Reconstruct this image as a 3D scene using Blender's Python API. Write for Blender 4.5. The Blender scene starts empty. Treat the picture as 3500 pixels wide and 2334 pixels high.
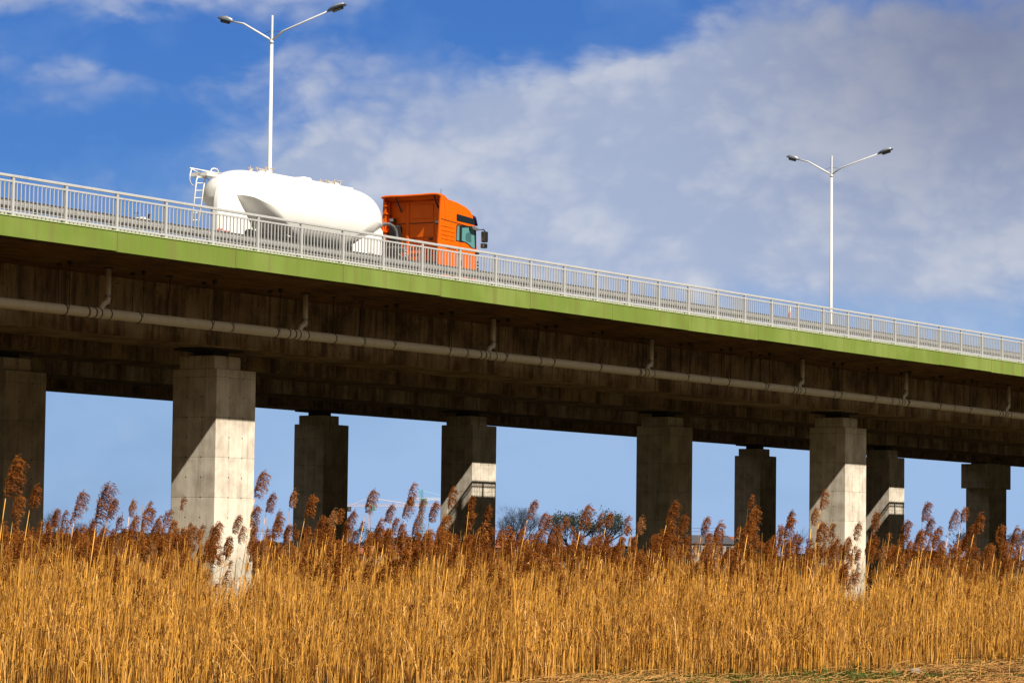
import bpy, math, random
import numpy as np
from mathutils import Vector, Matrix
R = math.radians
rnd = random.Random(7)
C = bpy.data.collections.new('viaduct_scene')
bpy.context.scene.collection.children.link(C)
sc = bpy.context.scene

# ------------------------------------------------------------------ camera
EYE = 1.6
CAM = Vector((0.0, -57.4933, EYE))
r_ = Vector((0.52466177, -0.85122144, 0.01233236))
u_ = Vector((-0.06299982, -0.02437604, 0.99771581))
f_ = Vector((0.84897647, 0.52424027, 0.06641598))
FPX = 11170.3            # focal length in pixels of the 3500 px wide photograph
cam = bpy.data.cameras.new('camera')
cam.sensor_width = 36.0
cam.lens = FPX / 3500 * 36
cam.clip_start = 0.5
cam.clip_end = 20000
co = bpy.data.objects.new('camera', cam)
C.objects.link(co)
co.matrix_world = Matrix(((r_.x, u_.x, -f_.x, CAM.x), (r_.y, u_.y, -f_.y, CAM.y), (r_.z, u_.z, -f_.z, CAM.z), (0, 0, 0, 1)))
sc.camera = co

def ray(x, y):
    return (f_ * FPX + r_ * (x - 1750) - u_ * (y - 1167)).normalized()
def at(x, y, Y):                      # pixel of the photograph -> point on the plane Y = const
    d = ray(x, y); t = (Y - CAM.y) / d.y
    return CAM + d * t
def atx(x, y, X):
    d = ray(x, y); t = (X - CAM.x) / d.x
    return CAM + d * t
def atd(x, y, dist):                  # pixel -> point at a ground distance
    d = ray(x, y); t = dist / math.hypot(d.x, d.y)
    return CAM + d * t

# ------------------------------------------------------------------ light
SUN = Vector((-0.33, -1.0, 1.186)).normalized()
sl = bpy.data.lights.new('sun', 'SUN'); sl.energy = 5.0; sl.angle = R(0.5); sl.color = (1.0, 0.93, 0.80)
so = bpy.data.objects.new('sun', sl); C.objects.link(so)
so.rotation_euler = SUN.to_track_quat('Z', 'Y').to_euler()
sc.view_settings.view_transform = 'Standard'
sc.view_settings.look = 'None'
sc.view_settings.exposure = 0.62
sc.view_settings.gamma = 1.0
sc.cycles.max_bounces = 6
sc.cycles.transparent_max_bounces = 8

class NT:
    """small helper for node trees"""
    def __init__(s, nt): s.t = nt; nt.nodes.clear()
    def n(s, typ, **k):
        o = s.t.nodes.new(typ)
        for a, b in k.items(): setattr(o, a, b)
        return o
    def l(s, a, b): s.t.links.new(a, b)
    def inp(s, sock, v):
        if isinstance(v, (int, float)): sock.default_value = v
        elif isinstance(v, (tuple, list)): sock.default_value = v
        else: s.l(v, sock)
    def m(s, op, a, b=None, c=None, clamp=False):
        o = s.n('ShaderNodeMath', operation=op); o.use_clamp = clamp
        s.inp(o.inputs[0], a)
        if b is not None: s.inp(o.inputs[1], b)
        if c is not None: s.inp(o.inputs[2], c)
        return o.outputs[0]
    def mix(s, f, a, b, mode='MIX'):
        o = s.n('ShaderNodeMix', data_type='RGBA', blend_type=mode)
        s.inp(o.inputs[0], f)
        for i, v in ((6, a), (7, b)):
            if isinstance(v, (tuple, list)) and len(v) == 3: v = (*v, 1)
            s.inp(o.inputs[i], v)
        return o.outputs[2]
    def noise(s, vec, scale, detail=4, rough=.55, dist=0):
        o = s.n('ShaderNodeTexNoise'); o.inputs['Scale'].default_value = scale
        o.inputs['Detail'].default_value = detail; o.inputs['Roughness'].default_value = rough
        o.inputs['Distortion'].default_value = dist
        if vec is not None: s.l(vec, o.inputs['Vector'])
        return o.outputs[0]
    def ramp(s, f, stops):
        o = s.n('ShaderNodeMapRange'); o.interpolation_type = 'SMOOTHSTEP'
        s.inp(o.inputs[0], f)
        for i, v in zip((1, 2, 3, 4), stops): o.inputs[i].default_value = v
        return o.outputs[0]
    def vscale(s, vec, sxyz):
        o = s.n('ShaderNodeVectorMath', operation='MULTIPLY'); s.l(vec, o.inputs[0]); o.inputs[1].default_value = sxyz
        return o.outputs[0]
    def dot(s, vec, v):
        o = s.n('ShaderNodeVectorMath', operation='DOT_PRODUCT'); s.l(vec, o.inputs[0]); o.inputs[1].default_value = v
        return o.outputs['Value']

def build_world():
    w = bpy.data.worlds.new('World'); sc.world = w; w.use_nodes = True
    N = NT(w.node_tree)
    tc = N.n('ShaderNodeTexCoord').outputs['Generated']
    nrm = N.n('ShaderNodeVectorMath', operation='NORMALIZE'); N.l(tc, nrm.inputs[0]); d = nrm.outputs[0]
    sep = N.n('ShaderNodeSeparateXYZ'); N.l(d, sep.inputs[0])
    # compass bearing relative to the camera heading (degrees) and elevation (degrees)
    az0 = math.atan2(f_.x, f_.y)
    az = N.m('SUBTRACT', N.m('ARCTAN2', sep.outputs[0], sep.outputs[1]), az0)
    azd = N.m('MULTIPLY', az, 57.2958)
    eld = N.m('MULTIPLY', N.m('ARCSINE', sep.outputs[2]), 57.2958)
    cv = N.n('ShaderNodeCombineXYZ'); N.l(azd, cv.inputs[0]); N.l(N.m('MULTIPLY', eld, 1.35), cv.inputs[1]); sky2 = cv.outputs[0]
    n1 = N.noise(sky2, .22, 6, .55, .5)
    n2 = N.noise(N.vscale(sky2, (.8, 1, 1)), .75, 7, .6, .3)
    n3 = N.noise(sky2, .42, 5, .5)
    wob = N.m('MULTIPLY', N.m('SUBTRACT', n2, .5), 1.7)
    wob2 = N.m('MULTIPLY', N.m('SUBTRACT', n1, .5), 3.0)
    def blob(ca, ce, ra, re, amp):
        a = N.m('DIVIDE', N.m('SUBTRACT', N.m('ADD', azd, wob), ca), ra)
        e = N.m('DIVIDE', N.m('SUBTRACT', N.m('ADD', eld, wob2), ce), re)
        q = N.m('ADD', N.m('MULTIPLY', a, a), N.m('MULTIPLY', e, e))
        return N.m('MULTIPLY', N.m('EXPONENT', N.m('MULTIPLY', q, -1.0)), amp)
    def B(px, py, rx, ry, amp): return blob((px - 1750) / 195, (1897 - py) / 195, rx / 195, ry / 195, amp)
    cw = N.n('ShaderNodeVectorMath', operation='ADD'); N.l(sky2, cw.inputs[0]); cm_ = N.n('ShaderNodeCombineXYZ'); N.l(N.m('MULTIPLY', wob, .3), cm_.inputs[0]); N.l(N.m('MULTIPLY', wob2, .3), cm_.inputs[1]); N.l(cm_.outputs[0], cw.inputs[1])
    nb_ = N.noise(cw.outputs[0], .48, 2, .45)
    nb2 = N.noise(cw.outputs[0], 1.3, 2, .5)
    puff = N.m('SUBTRACT', N.m('ADD', N.m('MULTIPLY', N.m('ABSOLUTE', N.m('SUBTRACT', nb_, .5)), 3.2), N.m('MULTIPLY', N.m('ABSOLUTE', N.m('SUBTRACT', nb2, .5)), 1.6)), .42)
    def total(lst):
        s = None
        for b in lst:
            v = B(*b); s = v if s is None else N.m('ADD', s, v)
        return s
    cloud = total([(2050, 480, 650, 330, 1.0), (2700, 380, 700, 420, 1.0), (3350, 300, 600, 420, 1.0), (2500, 850, 900, 260, .55),
                   (3200, 800, 500, 300, .6), (1250, 560, 420, 280, .62), (1080, 200, 330, 120, .55), (700, -60, 900, 130, .8), (330, 300, 420, 90, .35),
                   (150, 380, 300, 120, .25), (60, 40, 260, 120, .5), (1500, 760, 900, 240, .6), (760, 560, 260, 260, .35), (2900, 620, 700, 300, .4)])
    clear = total([(520, 130, 420, 130, .5), (1900, 60, 620, 150, .75), (620, 520, 300, 220, .3), (1250, 300, 180, 200, .2), (3350, 560, 220, 120, .35)])
    fld = N.m('ADD', N.m('SUBTRACT', cloud, clear), N.m('ADD', N.m('MULTIPLY', N.m('SUBTRACT', n2, .5), .5), N.m('MULTIPLY', puff, .40)))
    mask = N.ramp(fld, (.0, .95, 0, .95))
    pale = N.ramp(eld, (9.8, 1.0, 0, 1))
    left = N.ramp(azd, (-9.5, -1.0, 1, 0))
    pale = N.m('SUBTRACT', pale, N.m('MULTIPLY', left, .26), clamp=True)
    pale = N.m('ADD', pale, N.m('MULTIPLY', N.m('SUBTRACT', n3, .5), .7), clamp=True)
    st = N.n('ShaderNodeTexSky'); st.sky_type = 'NISHITA'; st.sun_disc = False
    st.sun_elevation = R(48.4); st.sun_rotation = R(198.3); st.air_density = 1.0; st.dust_density = .6; st.ozone_density = 2.0
    hi = N.mix(1.0, st.outputs[0], (.115, .235, .49), 'MULTIPLY')
    blue = N.mix(pale, hi, (1.85, 2.75, 4.25))
    shade = N.ramp(N.m('ADD', n1, N.m('ADD', N.m('MULTIPLY', N.m('SUBTRACT', n2, .5), .55), N.m('MULTIPLY', puff, .30))), (.32, .70, 0, 1))
    up = N.ramp(eld, (3.5, 9.5, 0, 1))
    rt = N.ramp(azd, (1.5, 8.5, 0, 1))
    dk = N.m('MULTIPLY', up, N.m('ADD', N.m('MULTIPLY', rt, .7), .15))
    cc = N.mix(shade, (2.2, 2.62, 3.62), (3.4, 3.6, 4.1))
    cc = N.mix(dk, cc, (1.05, 1.18, 1.78))
    col = N.mix(mask, blue, cc)
    gr = N.ramp(eld, (-.5, -3, 0, 1))
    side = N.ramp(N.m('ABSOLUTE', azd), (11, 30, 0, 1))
    col = N.mix(side, col, N.mix(N.ramp(eld, (9, 22, 0, 1)), (.24, .20, .15), N.mix(N.ramp(N.m('ABSOLUTE', azd), (75, 110, 0, 1)), (.45, .5, .62), (2.9, 2.6, 2.1))))  # added unseen sky round the camera: dark low, bright high, lights web and pipe
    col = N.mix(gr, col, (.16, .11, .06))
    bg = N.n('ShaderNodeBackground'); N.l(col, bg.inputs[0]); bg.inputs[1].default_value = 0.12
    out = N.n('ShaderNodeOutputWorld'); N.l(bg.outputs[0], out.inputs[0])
build_world()

# ------------------------------------------------------------------ materials
def mat(name, fn=None, col=(.5, .5, .5), rough=.6, metal=0., spec=.5, coat=0.):
    m = bpy.data.materials.new(name); m.use_nodes = True
    N = NT(m.node_tree)
    b = N.n('ShaderNodeBsdfPrincipled'); out = N.n('ShaderNodeOutputMaterial'); N.l(b.outputs[0], out.inputs[0])
    b.inputs['Base Color'].default_value = (*col, 1); b.inputs['Roughness'].default_value = rough
    b.inputs['Metallic'].default_value = metal; b.inputs['Specular IOR Level'].default_value = spec
    b.inputs['Coat Weight'].default_value = coat
    if fn: fn(N, b, out)
    return m
def dirty(col, amt=.25, scale=6, dark=None, bump=0.):
    dark = dark or tuple(c * .55 for c in col)
    def fn(N, b, out):
        p = N.n('ShaderNodeTexCoord').outputs['Object']
        n = N.noise(p, scale, 6, .65)
        n2 = N.noise(N.vscale(p, (1, 1, .18)), scale * 2.4, 4, .6)
        f = N.m('MULTIPLY', N.ramp(N.m('MULTIPLY', N.m('ADD', n, n2), .5), (.42, .66, 0, 1)), amt)
        N.l(N.mix(f, col, dark), b.inputs['Base Color'])
        if bump:
            bp = N.n('ShaderNodeBump'); bp.inputs['Strength'].default_value = bump; bp.inputs['Distance'].default_value = .02
            N.l(n2, bp.inputs['Height']); N.l(bp.outputs[0], b.inputs['Normal'])
    return fn

def pier_fn(w1, w2):
    def fn(N, b, out):
        tc = N.n('ShaderNodeTexCoord'); p = tc.outputs['Object']
        s = N.n('ShaderNodeSeparateXYZ'); N.l(p, s.inputs[0]); x, y, z = s.outputs
        def nearest(v, a, bb): return N.m('MINIMUM', N.m('ABSOLUTE', N.m('SUBTRACT', v, a)), N.m('ABSOLUTE', N.m('SUBTRACT', v, bb)))
        dv = N.m('MINIMUM', nearest(x, w1 / 3, w1 * 2 / 3), nearest(y, w2 / 3, w2 * 2 / 3))
        zz = N.m('MODULO', N.m('ADD', z, .35), 1.25)
        dh = N.m('MINIMUM', zz, N.m('SUBTRACT', 1.25, zz))
        line = N.m('MAXIMUM', N.ramp(dv, (.003, .012, .28, 0)), N.ramp(dh, (.003, .014, .45, 0)))
        zt = N.m('ABSOLUTE', N.m('SUBTRACT', N.m('MODULO', N.m('ADD', z, .35), .625), .3125))
        dot = N.ramp(N.m('SQRT', N.m('ADD', N.m('MULTIPLY', dv, dv), N.m('MULTIPLY', N.m('SUBTRACT', .3125, zt), N.m('SUBTRACT', .3125, zt)))), (.018, .034, .85, 0))
        # panel tone
        cm = N.n('ShaderNodeCombineXYZ')
        N.l(N.m('FLOOR', N.m('MULTIPLY', x, 3 / w1)), cm.inputs[0]); N.l(N.m('FLOOR', N.m('MULTIPLY', y, 3 / w2)), cm.inputs[1])
        N.l(N.m('FLOOR', N.m('DIVIDE', N.m('ADD', z, .35), 1.25)), cm.inputs[2])
        wn = N.n('ShaderNodeTexWhiteNoise'); N.l(cm.outputs[0], wn.inputs['Vector'])
        n = N.noise(p, 1.3, 8, .62, .4); n2 = N.noise(p, 26, 5, .6); n3 = N.noise(N.vscale(p, (3, 3, .5)), 1.5, 5, .6)
        t = N.m('ADD', N.m('MULTIPLY', wn.outputs[0], .20), N.m('ADD', N.m('MULTIPLY', n, 1.25), N.m('MULTIPLY', n3, .45)))
        c = N.mix(N.ramp(t, (.62, 1.2, 0, 1)), (.48, .41, .33), (.78, .70, .59))
        c = N.mix(N.ramp(n2, (.60, .72, 0, .5)), c, (.20, .16, .12))
        c = N.mix(N.m('MULTIPLY', N.ramp(N.noise(N.vscale(p, (5, 5, .35)), 1, 4, .6), (.56, .7, 0, 1)), .35), c, (.2, .17, .13))
        drip = N.m('MULTIPLY', N.ramp(N.noise(N.vscale(p, (7, 7, .22)), 1, 4, .65), (.52, .66, 0, .32)), N.ramp(z, (4.2, 7.3, .15, 1)))
        c = N.mix(drip, c, (.17, .14, .11))
        c = N.mix(N.ramp(N.m('ADD', z, N.m('MULTIPLY', n, 1.6)), (3.2, 1.6, 0, .35)), c, (.22, .20, .13))
        c = N.mix(line, c, (.15, .12, .085)); c = N.mix(dot, c, (.03, .025, .02))
        N.l(c, b.inputs['Base Color'])
        bp = N.n('ShaderNodeBump'); bp.inputs['Strength'].default_value = .35; bp.inputs['Distance'].default_value = .02
        N.l(N.m('SUBTRACT', N.m('MULTIPLY', n2, .3), N.m('MAXIMUM', line, dot)), bp.inputs['Height']); N.l(bp.outputs[0], b.inputs['Normal'])
    return fn
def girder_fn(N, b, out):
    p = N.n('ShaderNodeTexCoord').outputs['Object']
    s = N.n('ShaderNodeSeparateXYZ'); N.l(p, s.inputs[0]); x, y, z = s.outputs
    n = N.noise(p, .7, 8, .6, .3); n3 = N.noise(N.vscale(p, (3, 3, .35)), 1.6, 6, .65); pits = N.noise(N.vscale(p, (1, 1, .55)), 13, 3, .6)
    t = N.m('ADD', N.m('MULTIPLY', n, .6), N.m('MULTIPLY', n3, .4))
    c = N.mix(N.ramp(t, (.36, .64, 0, 1)), (.13, .078, .040), (.50, .365, .235))  # brown stained concrete, darkened beyond that to hold shade below the deck
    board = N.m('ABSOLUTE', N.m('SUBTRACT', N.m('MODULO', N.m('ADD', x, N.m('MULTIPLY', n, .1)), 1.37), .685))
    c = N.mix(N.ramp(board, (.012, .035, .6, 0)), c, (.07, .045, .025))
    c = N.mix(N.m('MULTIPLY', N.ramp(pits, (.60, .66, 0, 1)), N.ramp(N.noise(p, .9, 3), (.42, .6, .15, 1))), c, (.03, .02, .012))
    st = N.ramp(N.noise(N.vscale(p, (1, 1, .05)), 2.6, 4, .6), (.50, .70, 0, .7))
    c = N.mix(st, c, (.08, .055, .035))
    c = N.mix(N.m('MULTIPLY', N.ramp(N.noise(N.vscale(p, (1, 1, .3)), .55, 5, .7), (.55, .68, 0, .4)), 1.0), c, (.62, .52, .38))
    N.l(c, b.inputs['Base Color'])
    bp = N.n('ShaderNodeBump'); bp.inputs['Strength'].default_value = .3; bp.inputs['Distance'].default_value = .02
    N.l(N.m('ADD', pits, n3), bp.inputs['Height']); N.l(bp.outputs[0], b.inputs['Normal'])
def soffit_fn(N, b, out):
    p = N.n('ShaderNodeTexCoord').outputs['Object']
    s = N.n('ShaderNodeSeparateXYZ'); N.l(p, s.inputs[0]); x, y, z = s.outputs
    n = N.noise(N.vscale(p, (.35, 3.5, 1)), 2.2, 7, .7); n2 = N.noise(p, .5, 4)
    c = N.mix(N.ramp(N.m('ADD', N.m('MULTIPLY', n, .7), N.m('MULTIPLY', n2, .3)), (.36, .62, 0, 1)), (.08, .040, .014), (.26, .140, .058))  # slab underside: brown concrete with the deck's shade added into its colour
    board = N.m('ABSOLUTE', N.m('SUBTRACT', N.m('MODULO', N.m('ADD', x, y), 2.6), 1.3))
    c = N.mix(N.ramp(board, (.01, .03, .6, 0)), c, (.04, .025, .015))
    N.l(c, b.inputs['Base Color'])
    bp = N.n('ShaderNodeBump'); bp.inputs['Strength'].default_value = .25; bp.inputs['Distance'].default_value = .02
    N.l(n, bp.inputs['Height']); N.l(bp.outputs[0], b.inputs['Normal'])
def fascia_fn(N, b, out):
    p = N.n('ShaderNodeTexCoord').outputs['Object']
    s = N.n('ShaderNodeSeparateXYZ'); N.l(p, s.inputs[0]); x, y, z = s.outputs
    n = N.noise(p, .35, 3); st = N.noise(N.vscale(p, (1, 1, .06)), 1.7, 5, .6); st2 = N.noise(N.vscale(p, (1, 1, .10)), 9, 4, .6)
    fine = N.noise(p, 20, 4, .7)
    c = N.mix(N.ramp(n, (.35, .65, 0, 1)), (.148, .214, .034), (.200, .268, .060))
    c = N.mix(N.ramp(st, (.46, .66, 0, .6)), c, (.165, .160, .045))
    c = N.mix(N.ramp(st2, (.56, .74, 0, .4)), c, (.14, .12, .04))
    c = N.mix(N.ramp(fine, (.66, .75, 0, .5)), c, (.07, .08, .02))
    N.l(c, b.inputs['Base Color'])
def reed_fn(cols, trans):
    def fn(N, b, out):
        p = N.n('ShaderNodeNewGeometry').outputs['Position']
        n = N.noise(N.vscale(p, (34, 34, .9)), 1, 2, .5); n2 = N.noise(N.vscale(p, (2.0, 2.0, .5)), 1, 3, .55)
        c = N.mix(N.ramp(n, (.36, .55, 0, 1)), cols[0], cols[1])
        c = N.mix(N.ramp(n2, (.44, .60, 0, .7)), c, cols[2])
        N.l(c, b.inputs['Base Color'])
        tr = N.n('ShaderNodeBsdfTranslucent'); N.l(c, tr.inputs[0])
        mx = N.n('ShaderNodeMixShader'); mx.inputs[0].default_value = trans
        N.l(b.outputs[0], mx.inputs[1]); N.l(tr.outputs[0], mx.inputs[2]); N.l(mx.outputs[0], out.inputs[0])
    return fn
def ground_fn(N, b, out):
    p = N.n('ShaderNodeNewGeometry').outputs['Position']
    n = N.noise(p, 1.6, 8, .7); n2 = N.noise(p, .25, 4); n3 = N.noise(p, 18, 4, .7)
    c = N.mix(N.ramp(n, (.35, .65, 0, 1)), (.014, .009, .005), (.042, .025, .011))
    c = N.mix(N.ramp(n3, (.5, .7, 0, .6)), c, (.075, .044, .018))
    c = N.mix(N.ramp(n2, (.52, .6, 0, .55)), c, (.07, .09, .02))
    N.l(c, b.inputs['Base Color'])
M = {
 'ground': mat('dry_marsh_ground', ground_fn, rough=.95, spec=.1),
 'pier': mat('pier_concrete', pier_fn(2.05, 1.725), rough=.85, spec=.25),
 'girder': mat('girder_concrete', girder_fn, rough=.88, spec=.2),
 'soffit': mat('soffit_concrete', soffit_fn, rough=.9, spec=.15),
 'fascia': mat('green_fascia', fascia_fn, rough=.7, spec=.25),
 'coping': mat('pale_green_coping', dirty((.27, .34, .14), .4, 4), rough=.75),
 'kerb': mat('kerb_grey', dirty((.40, .39, .37), .5, 3), rough=.8),
 'asphalt': mat('asphalt', dirty((.17, .165, .16), .3, 9), rough=.9),
 'rail': mat('galvanised_rail', dirty((.47, .47, .475), .35, 3, (.30, .30, .31)), rough=.5, spec=.4),
 'guard': mat('dull_guardrail', dirty((.30, .30, .30), .6, 5, (.10, .10, .10)), rough=.55, metal=.2),
 'darkpost': mat('dark_guardrail_post', dirty((.07, .07, .08), .4, 5), rough=.6),
 'pipe': mat('cream_pipe', dirty((.84, .76, .62), .35, 2.2, (.58, .48, .34)), rough=.5, spec=.35),
 'band': mat('dark_band', dirty((.10, .085, .07), .4, 5), rough=.45, metal=.4),
 'steelband': mat('steel_band', None, (.42, .41, .39), .35, .7),
 'rod': mat('rusty_rod', dirty((.055, .04, .028), .4, 5), rough=.7),
 'black': mat('black_rubber', None, (.012, .012, .013), .55),
 'lamp': mat('lamp_post_paint', dirty((.62, .63, .64), .15, 2), rough=.45),
 'lamphead': mat('lamp_head_grey', None, (.08, .10, .13), .4),
 'lens': mat('lamp_lens', None, (.06, .06, .06), .15),
 'white': mat('white_tank_paint', dirty((.82, .815, .80), .14, 1.1, (.62, .60, .56)), rough=.28, spec=.5, coat=.35),
 'whitem': mat('white_steel', dirty((.74, .74, .73), .3, 6), rough=.4),
 'brass': mat('hatch_brass', dirty((.50, .42, .36), .4, 8), rough=.5),
 'orange': mat('orange_cab_paint', dirty((.76, .125, .002), .25, 2.0, (.50, .075, .002)), rough=.34, spec=.35, coat=.12),
 'orangedk': mat('orange_cab_trim', None, (.55, .075, .004), .45),
 'glassdk': mat('dark_window_glass', None, (.012, .02, .028), .08),
 'glass': mat('teal_window_glass', None, (.10, .27, .28), .10, spec=.8),
 'seat': mat('seat_behind_glass', None, (.05, .13, .135), .3),
 'trim': mat('black_trim', None, (.015, .015, .017), .4),
 'grey': mat('grey_plastic', None, (.13, .13, .14), .45),
 'visor': mat('dark_violet_visor', None, (.035, .02, .09), .15),
 'chassis': mat('chassis_black', dirty((.03, .03, .033), .4, 5, (.09, .07, .05)), rough=.6),
 'alu': mat('alu_plate', dirty((.40, .40, .41), .3, 6), rough=.4, metal=.5),
 'red': mat('red_plastic', None, (.62, .02, .015), .4),
 'mirror': mat('mirror_glass', None, (.45, .50, .42), .05, .9),
 'stalk': mat('dry_reed_stalk', reed_fn(((.15, .044, .005), (1.0, .525, .095), (.23, .080, .010)), .22), rough=.55, spec=.3),
 'leaf': mat('dry_reed_leaf', reed_fn(((.40, .17, .03), (.80, .46, .14), (.26, .10, .018)), .3), rough=.55, spec=.3),
 'plume': mat('rusty_reed_plume', reed_fn(((.10, .028, .005), (.40, .145, .030), (.20, .06, .012)), .3), rough=.8, spec=.1),
 'plume2': mat('faded_reed_plume', reed_fn(((.22, .09, .03), (.45, .22, .09), (.30, .13, .045)), .3), rough=.8, spec=.1),
 'straw': mat('flattened_straw', reed_fn(((.12, .045, .010), (.44, .24, .075), (.16, .065, .018)), .15), rough=.7, spec=.15),
 'grass': mat('fresh_green_grass', reed_fn(((.035, .075, .010), (.10, .17, .025), (.08, .10, .02)), .3), rough=.7, spec=.2),
 'bark': mat('dark_bark', None, (.035, .03, .032), .9, spec=.1),
 'twig': mat('blue_grey_twig', None, (.045, .048, .062), .9, spec=.1),
 'spring': mat('spring_green_leaf', reed_fn(((.035, .05, .025), (.08, .095, .045), (.045, .055, .03)), .35), rough=.8, spec=.1),
 'wood': mat('distant_wood_foliage', reed_fn(((.018, .02, .024), (.05, .048, .045), (.03, .028, .03)), .15), rough=.9, spec=.05),
 'teal': mat('teal_crane_paint', None, (.05, .30, .33), .5),
 'craneo': mat('pale_orange_crane_paint', None, (.50, .33, .27), .5),
 'cranew': mat('white_crane_paint', None, (.62, .66, .68), .5),
 'wallp': mat('house_wall_pale', dirty((.27, .25, .23), .3, .4), rough=.85),
 'roofr': mat('house_roof_red', dirty((.26, .07, .045), .4, .6), rough=.85),
 'roofd': mat('house_roof_slate', dirty((.05, .05, .065), .4, .6), rough=.85),
 'window': mat('house_window', None, (.03, .04, .05), .1),
 'stone': mat('pale_stone', dirty((.22, .195, .16), .4, 12, bump=.4), rough=.85),
}

# ------------------------------------------------------------------ mesh helpers
class MB:
    def __init__(s): s.v = []; s.f = []
    def add(s, vs, fs):
        o = len(s.v); s.v += [tuple(v) for v in vs]; s.f += [tuple(i + o for i in f) for f in fs]; return s
    def box(s, x0, x1, y0, y1, z0, z1):
        return s.add([(x0, y0, z0), (x1, y0, z0), (x1, y1, z0), (x0, y1, z0), (x0, y0, z1), (x1, y0, z1), (x1, y1, z1), (x0, y1, z1)],
                     [(3, 2, 1, 0), (4, 5, 6, 7), (0, 1, 5, 4), (1, 2, 6, 5), (2, 3, 7, 6), (3, 0, 4, 7)])
    def prism(s, pts, axis, a, b):
        """polygon in the two other axes extruded from a to b along axis"""
        def P(p, t): return (t, p[0], p[1]) if axis == 'x' else ((p[0], t, p[1]) if axis == 'y' else (p[0], p[1], t))
        n = len(pts)
        return s.add([P(p, a) for p in pts] + [P(p, b) for p in pts],
                     [tuple(range(n))[::-1], tuple(range(n, 2 * n))] + [(i, (i + 1) % n, n + (i + 1) % n, n + i) for i in range(n)])
    def tube(s, path, rad, n=8, cap=True):
        path = [Vector(p) for p in path]; k = len(path)
        rs = rad if isinstance(rad, (list, tuple)) else [rad] * k
        vs = []; prev = None
        for i, p in enumerate(path):
            t = (path[min(i + 1, k - 1)] - path[max(i - 1, 0)]).normalized()
            if prev is None:
                a = Vector((0, 0, 1)) if abs(t.z) < .9 else Vector((1, 0, 0)); a = (a - t * a.dot(t)).normalized()
            else: a = (prev - t * prev.dot(t)).normalized()
            prev = a; b2 = t.cross(a)
            for j in range(n):
                q = 2 * math.pi * j / n
                vs.append(p + (a * math.cos(q) + b2 * math.sin(q)) * rs[i])
        fs = [(i * n + j, i * n + (j + 1) % n, (i + 1) * n + (j + 1) % n, (i + 1) * n + j) for i in range(k - 1) for j in range(n)]
        if cap: fs += [tuple(range(n))[::-1], tuple(range((k - 1) * n, k * n))]
        return s.add(vs, fs)
    def bar(s, a, b, w, h=None):
        """square bar between two points"""
        return s.tube([a, b], (w if h is None else w) * .7071, 4)
    def cyl(s, c, axis, r, l, n=20):
        c = Vector(c); d = {'x': Vector((1, 0, 0)), 'y': Vector((0, 1, 0)), 'z': Vector((0, 0, 1))}[axis]
        return s.tube([c - d * l / 2, c + d * l / 2], r, n)
    def build(s, name, m, parent=None, smooth=False, bevel=0, seg=2, loc=None):
        me = bpy.data.meshes.new(name); me.from_pydata(s.v, [], s.f); me.update()
        if isinstance(m, str): m = M[m]
        me.materials.append(m)
        o = bpy.data.objects.new(name, me); C.objects.link(o)
        if parent: o.parent = parent
        if loc: o.location = loc
        if smooth or bevel:
            me.polygons.foreach_set('use_smooth', [True] * len(me.polygons))
        if bevel:
            b = o.modifiers.new('bevel', 'BEVEL'); b.width = bevel; b.segments = seg; b.limit_method = 'ANGLE'; b.angle_limit = R(30); b.harden_normals = True
        return o
def smooth_angle(o, deg=35):
    me = o.data
    import bmesh
    bm = bmesh.new(); bm.from_mesh(me)
    for e in bm.edges:
        if len(e.link_faces) == 2 and e.calc_face_angle(0) > R(deg): e.smooth = False
    bm.to_mesh(me); bm.free()
    return o
def tag(o, label=None, cat=None, group=None, kind=None):
    if label: o['label'] = label
    if cat: o['category'] = cat
    if group: o['group'] = group
    if kind: o['kind'] = kind
    return o
def empty(name, loc=(0, 0, 0), rz=0):
    o = bpy.data.objects.new(name, None); C.objects.link(o); o.location = loc; o.rotation_euler = (0, 0, rz); o.empty_display_size = .3
    return o
def big_mesh(name, verts, quads, m, parent=None, kind=None):
    """numpy verts (n,3) and quads (k,4)"""
    me = bpy.data.meshes.new(name)
    nv, nf = len(verts), len(quads)
    me.vertices.add(nv); me.vertices.foreach_set('co', verts.astype(np.float32).ravel())
    me.loops.add(nf * 4); me.loops.foreach_set('vertex_index', quads.astype(np.int32).ravel())
    me.polygons.add(nf); me.polygons.foreach_set('loop_start', np.arange(0, nf * 4, 4, dtype=np.int32))
    me.polygons.foreach_set('loop_total', np.full(nf, 4, dtype=np.int32))
    me.update(calc_edges=True); me.materials.append(M[m])
    o = bpy.data.objects.new(name, me); C.objects.link(o)
    if parent: o.parent = parent
    if kind: o['kind'] = kind
    return o

# ------------------------------------------------------------------ ground
ZR = 11.78                      # height of the handrail top above the marsh
g = MB()
xs = [-6000, -1500, -300, -60, 0, 30, 60, 100, 160, 300, 1500, 6000, 14000]; ys = [-6000, -1500, -300, -80, -57, -40, -20, 0, 40, 120, 400, 1500, 6000, 14000]
gv = [(x, y, 0) for y in ys for x in xs]; nx = len(xs)
g.add(gv, [(j * nx + i, j * nx + i + 1, (j + 1) * nx + i + 1, (j + 1) * nx + i) for j in range(len(ys) - 1) for i in range(nx - 1)])
tag(g.build('ground', 'ground'), kind='structure')

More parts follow.
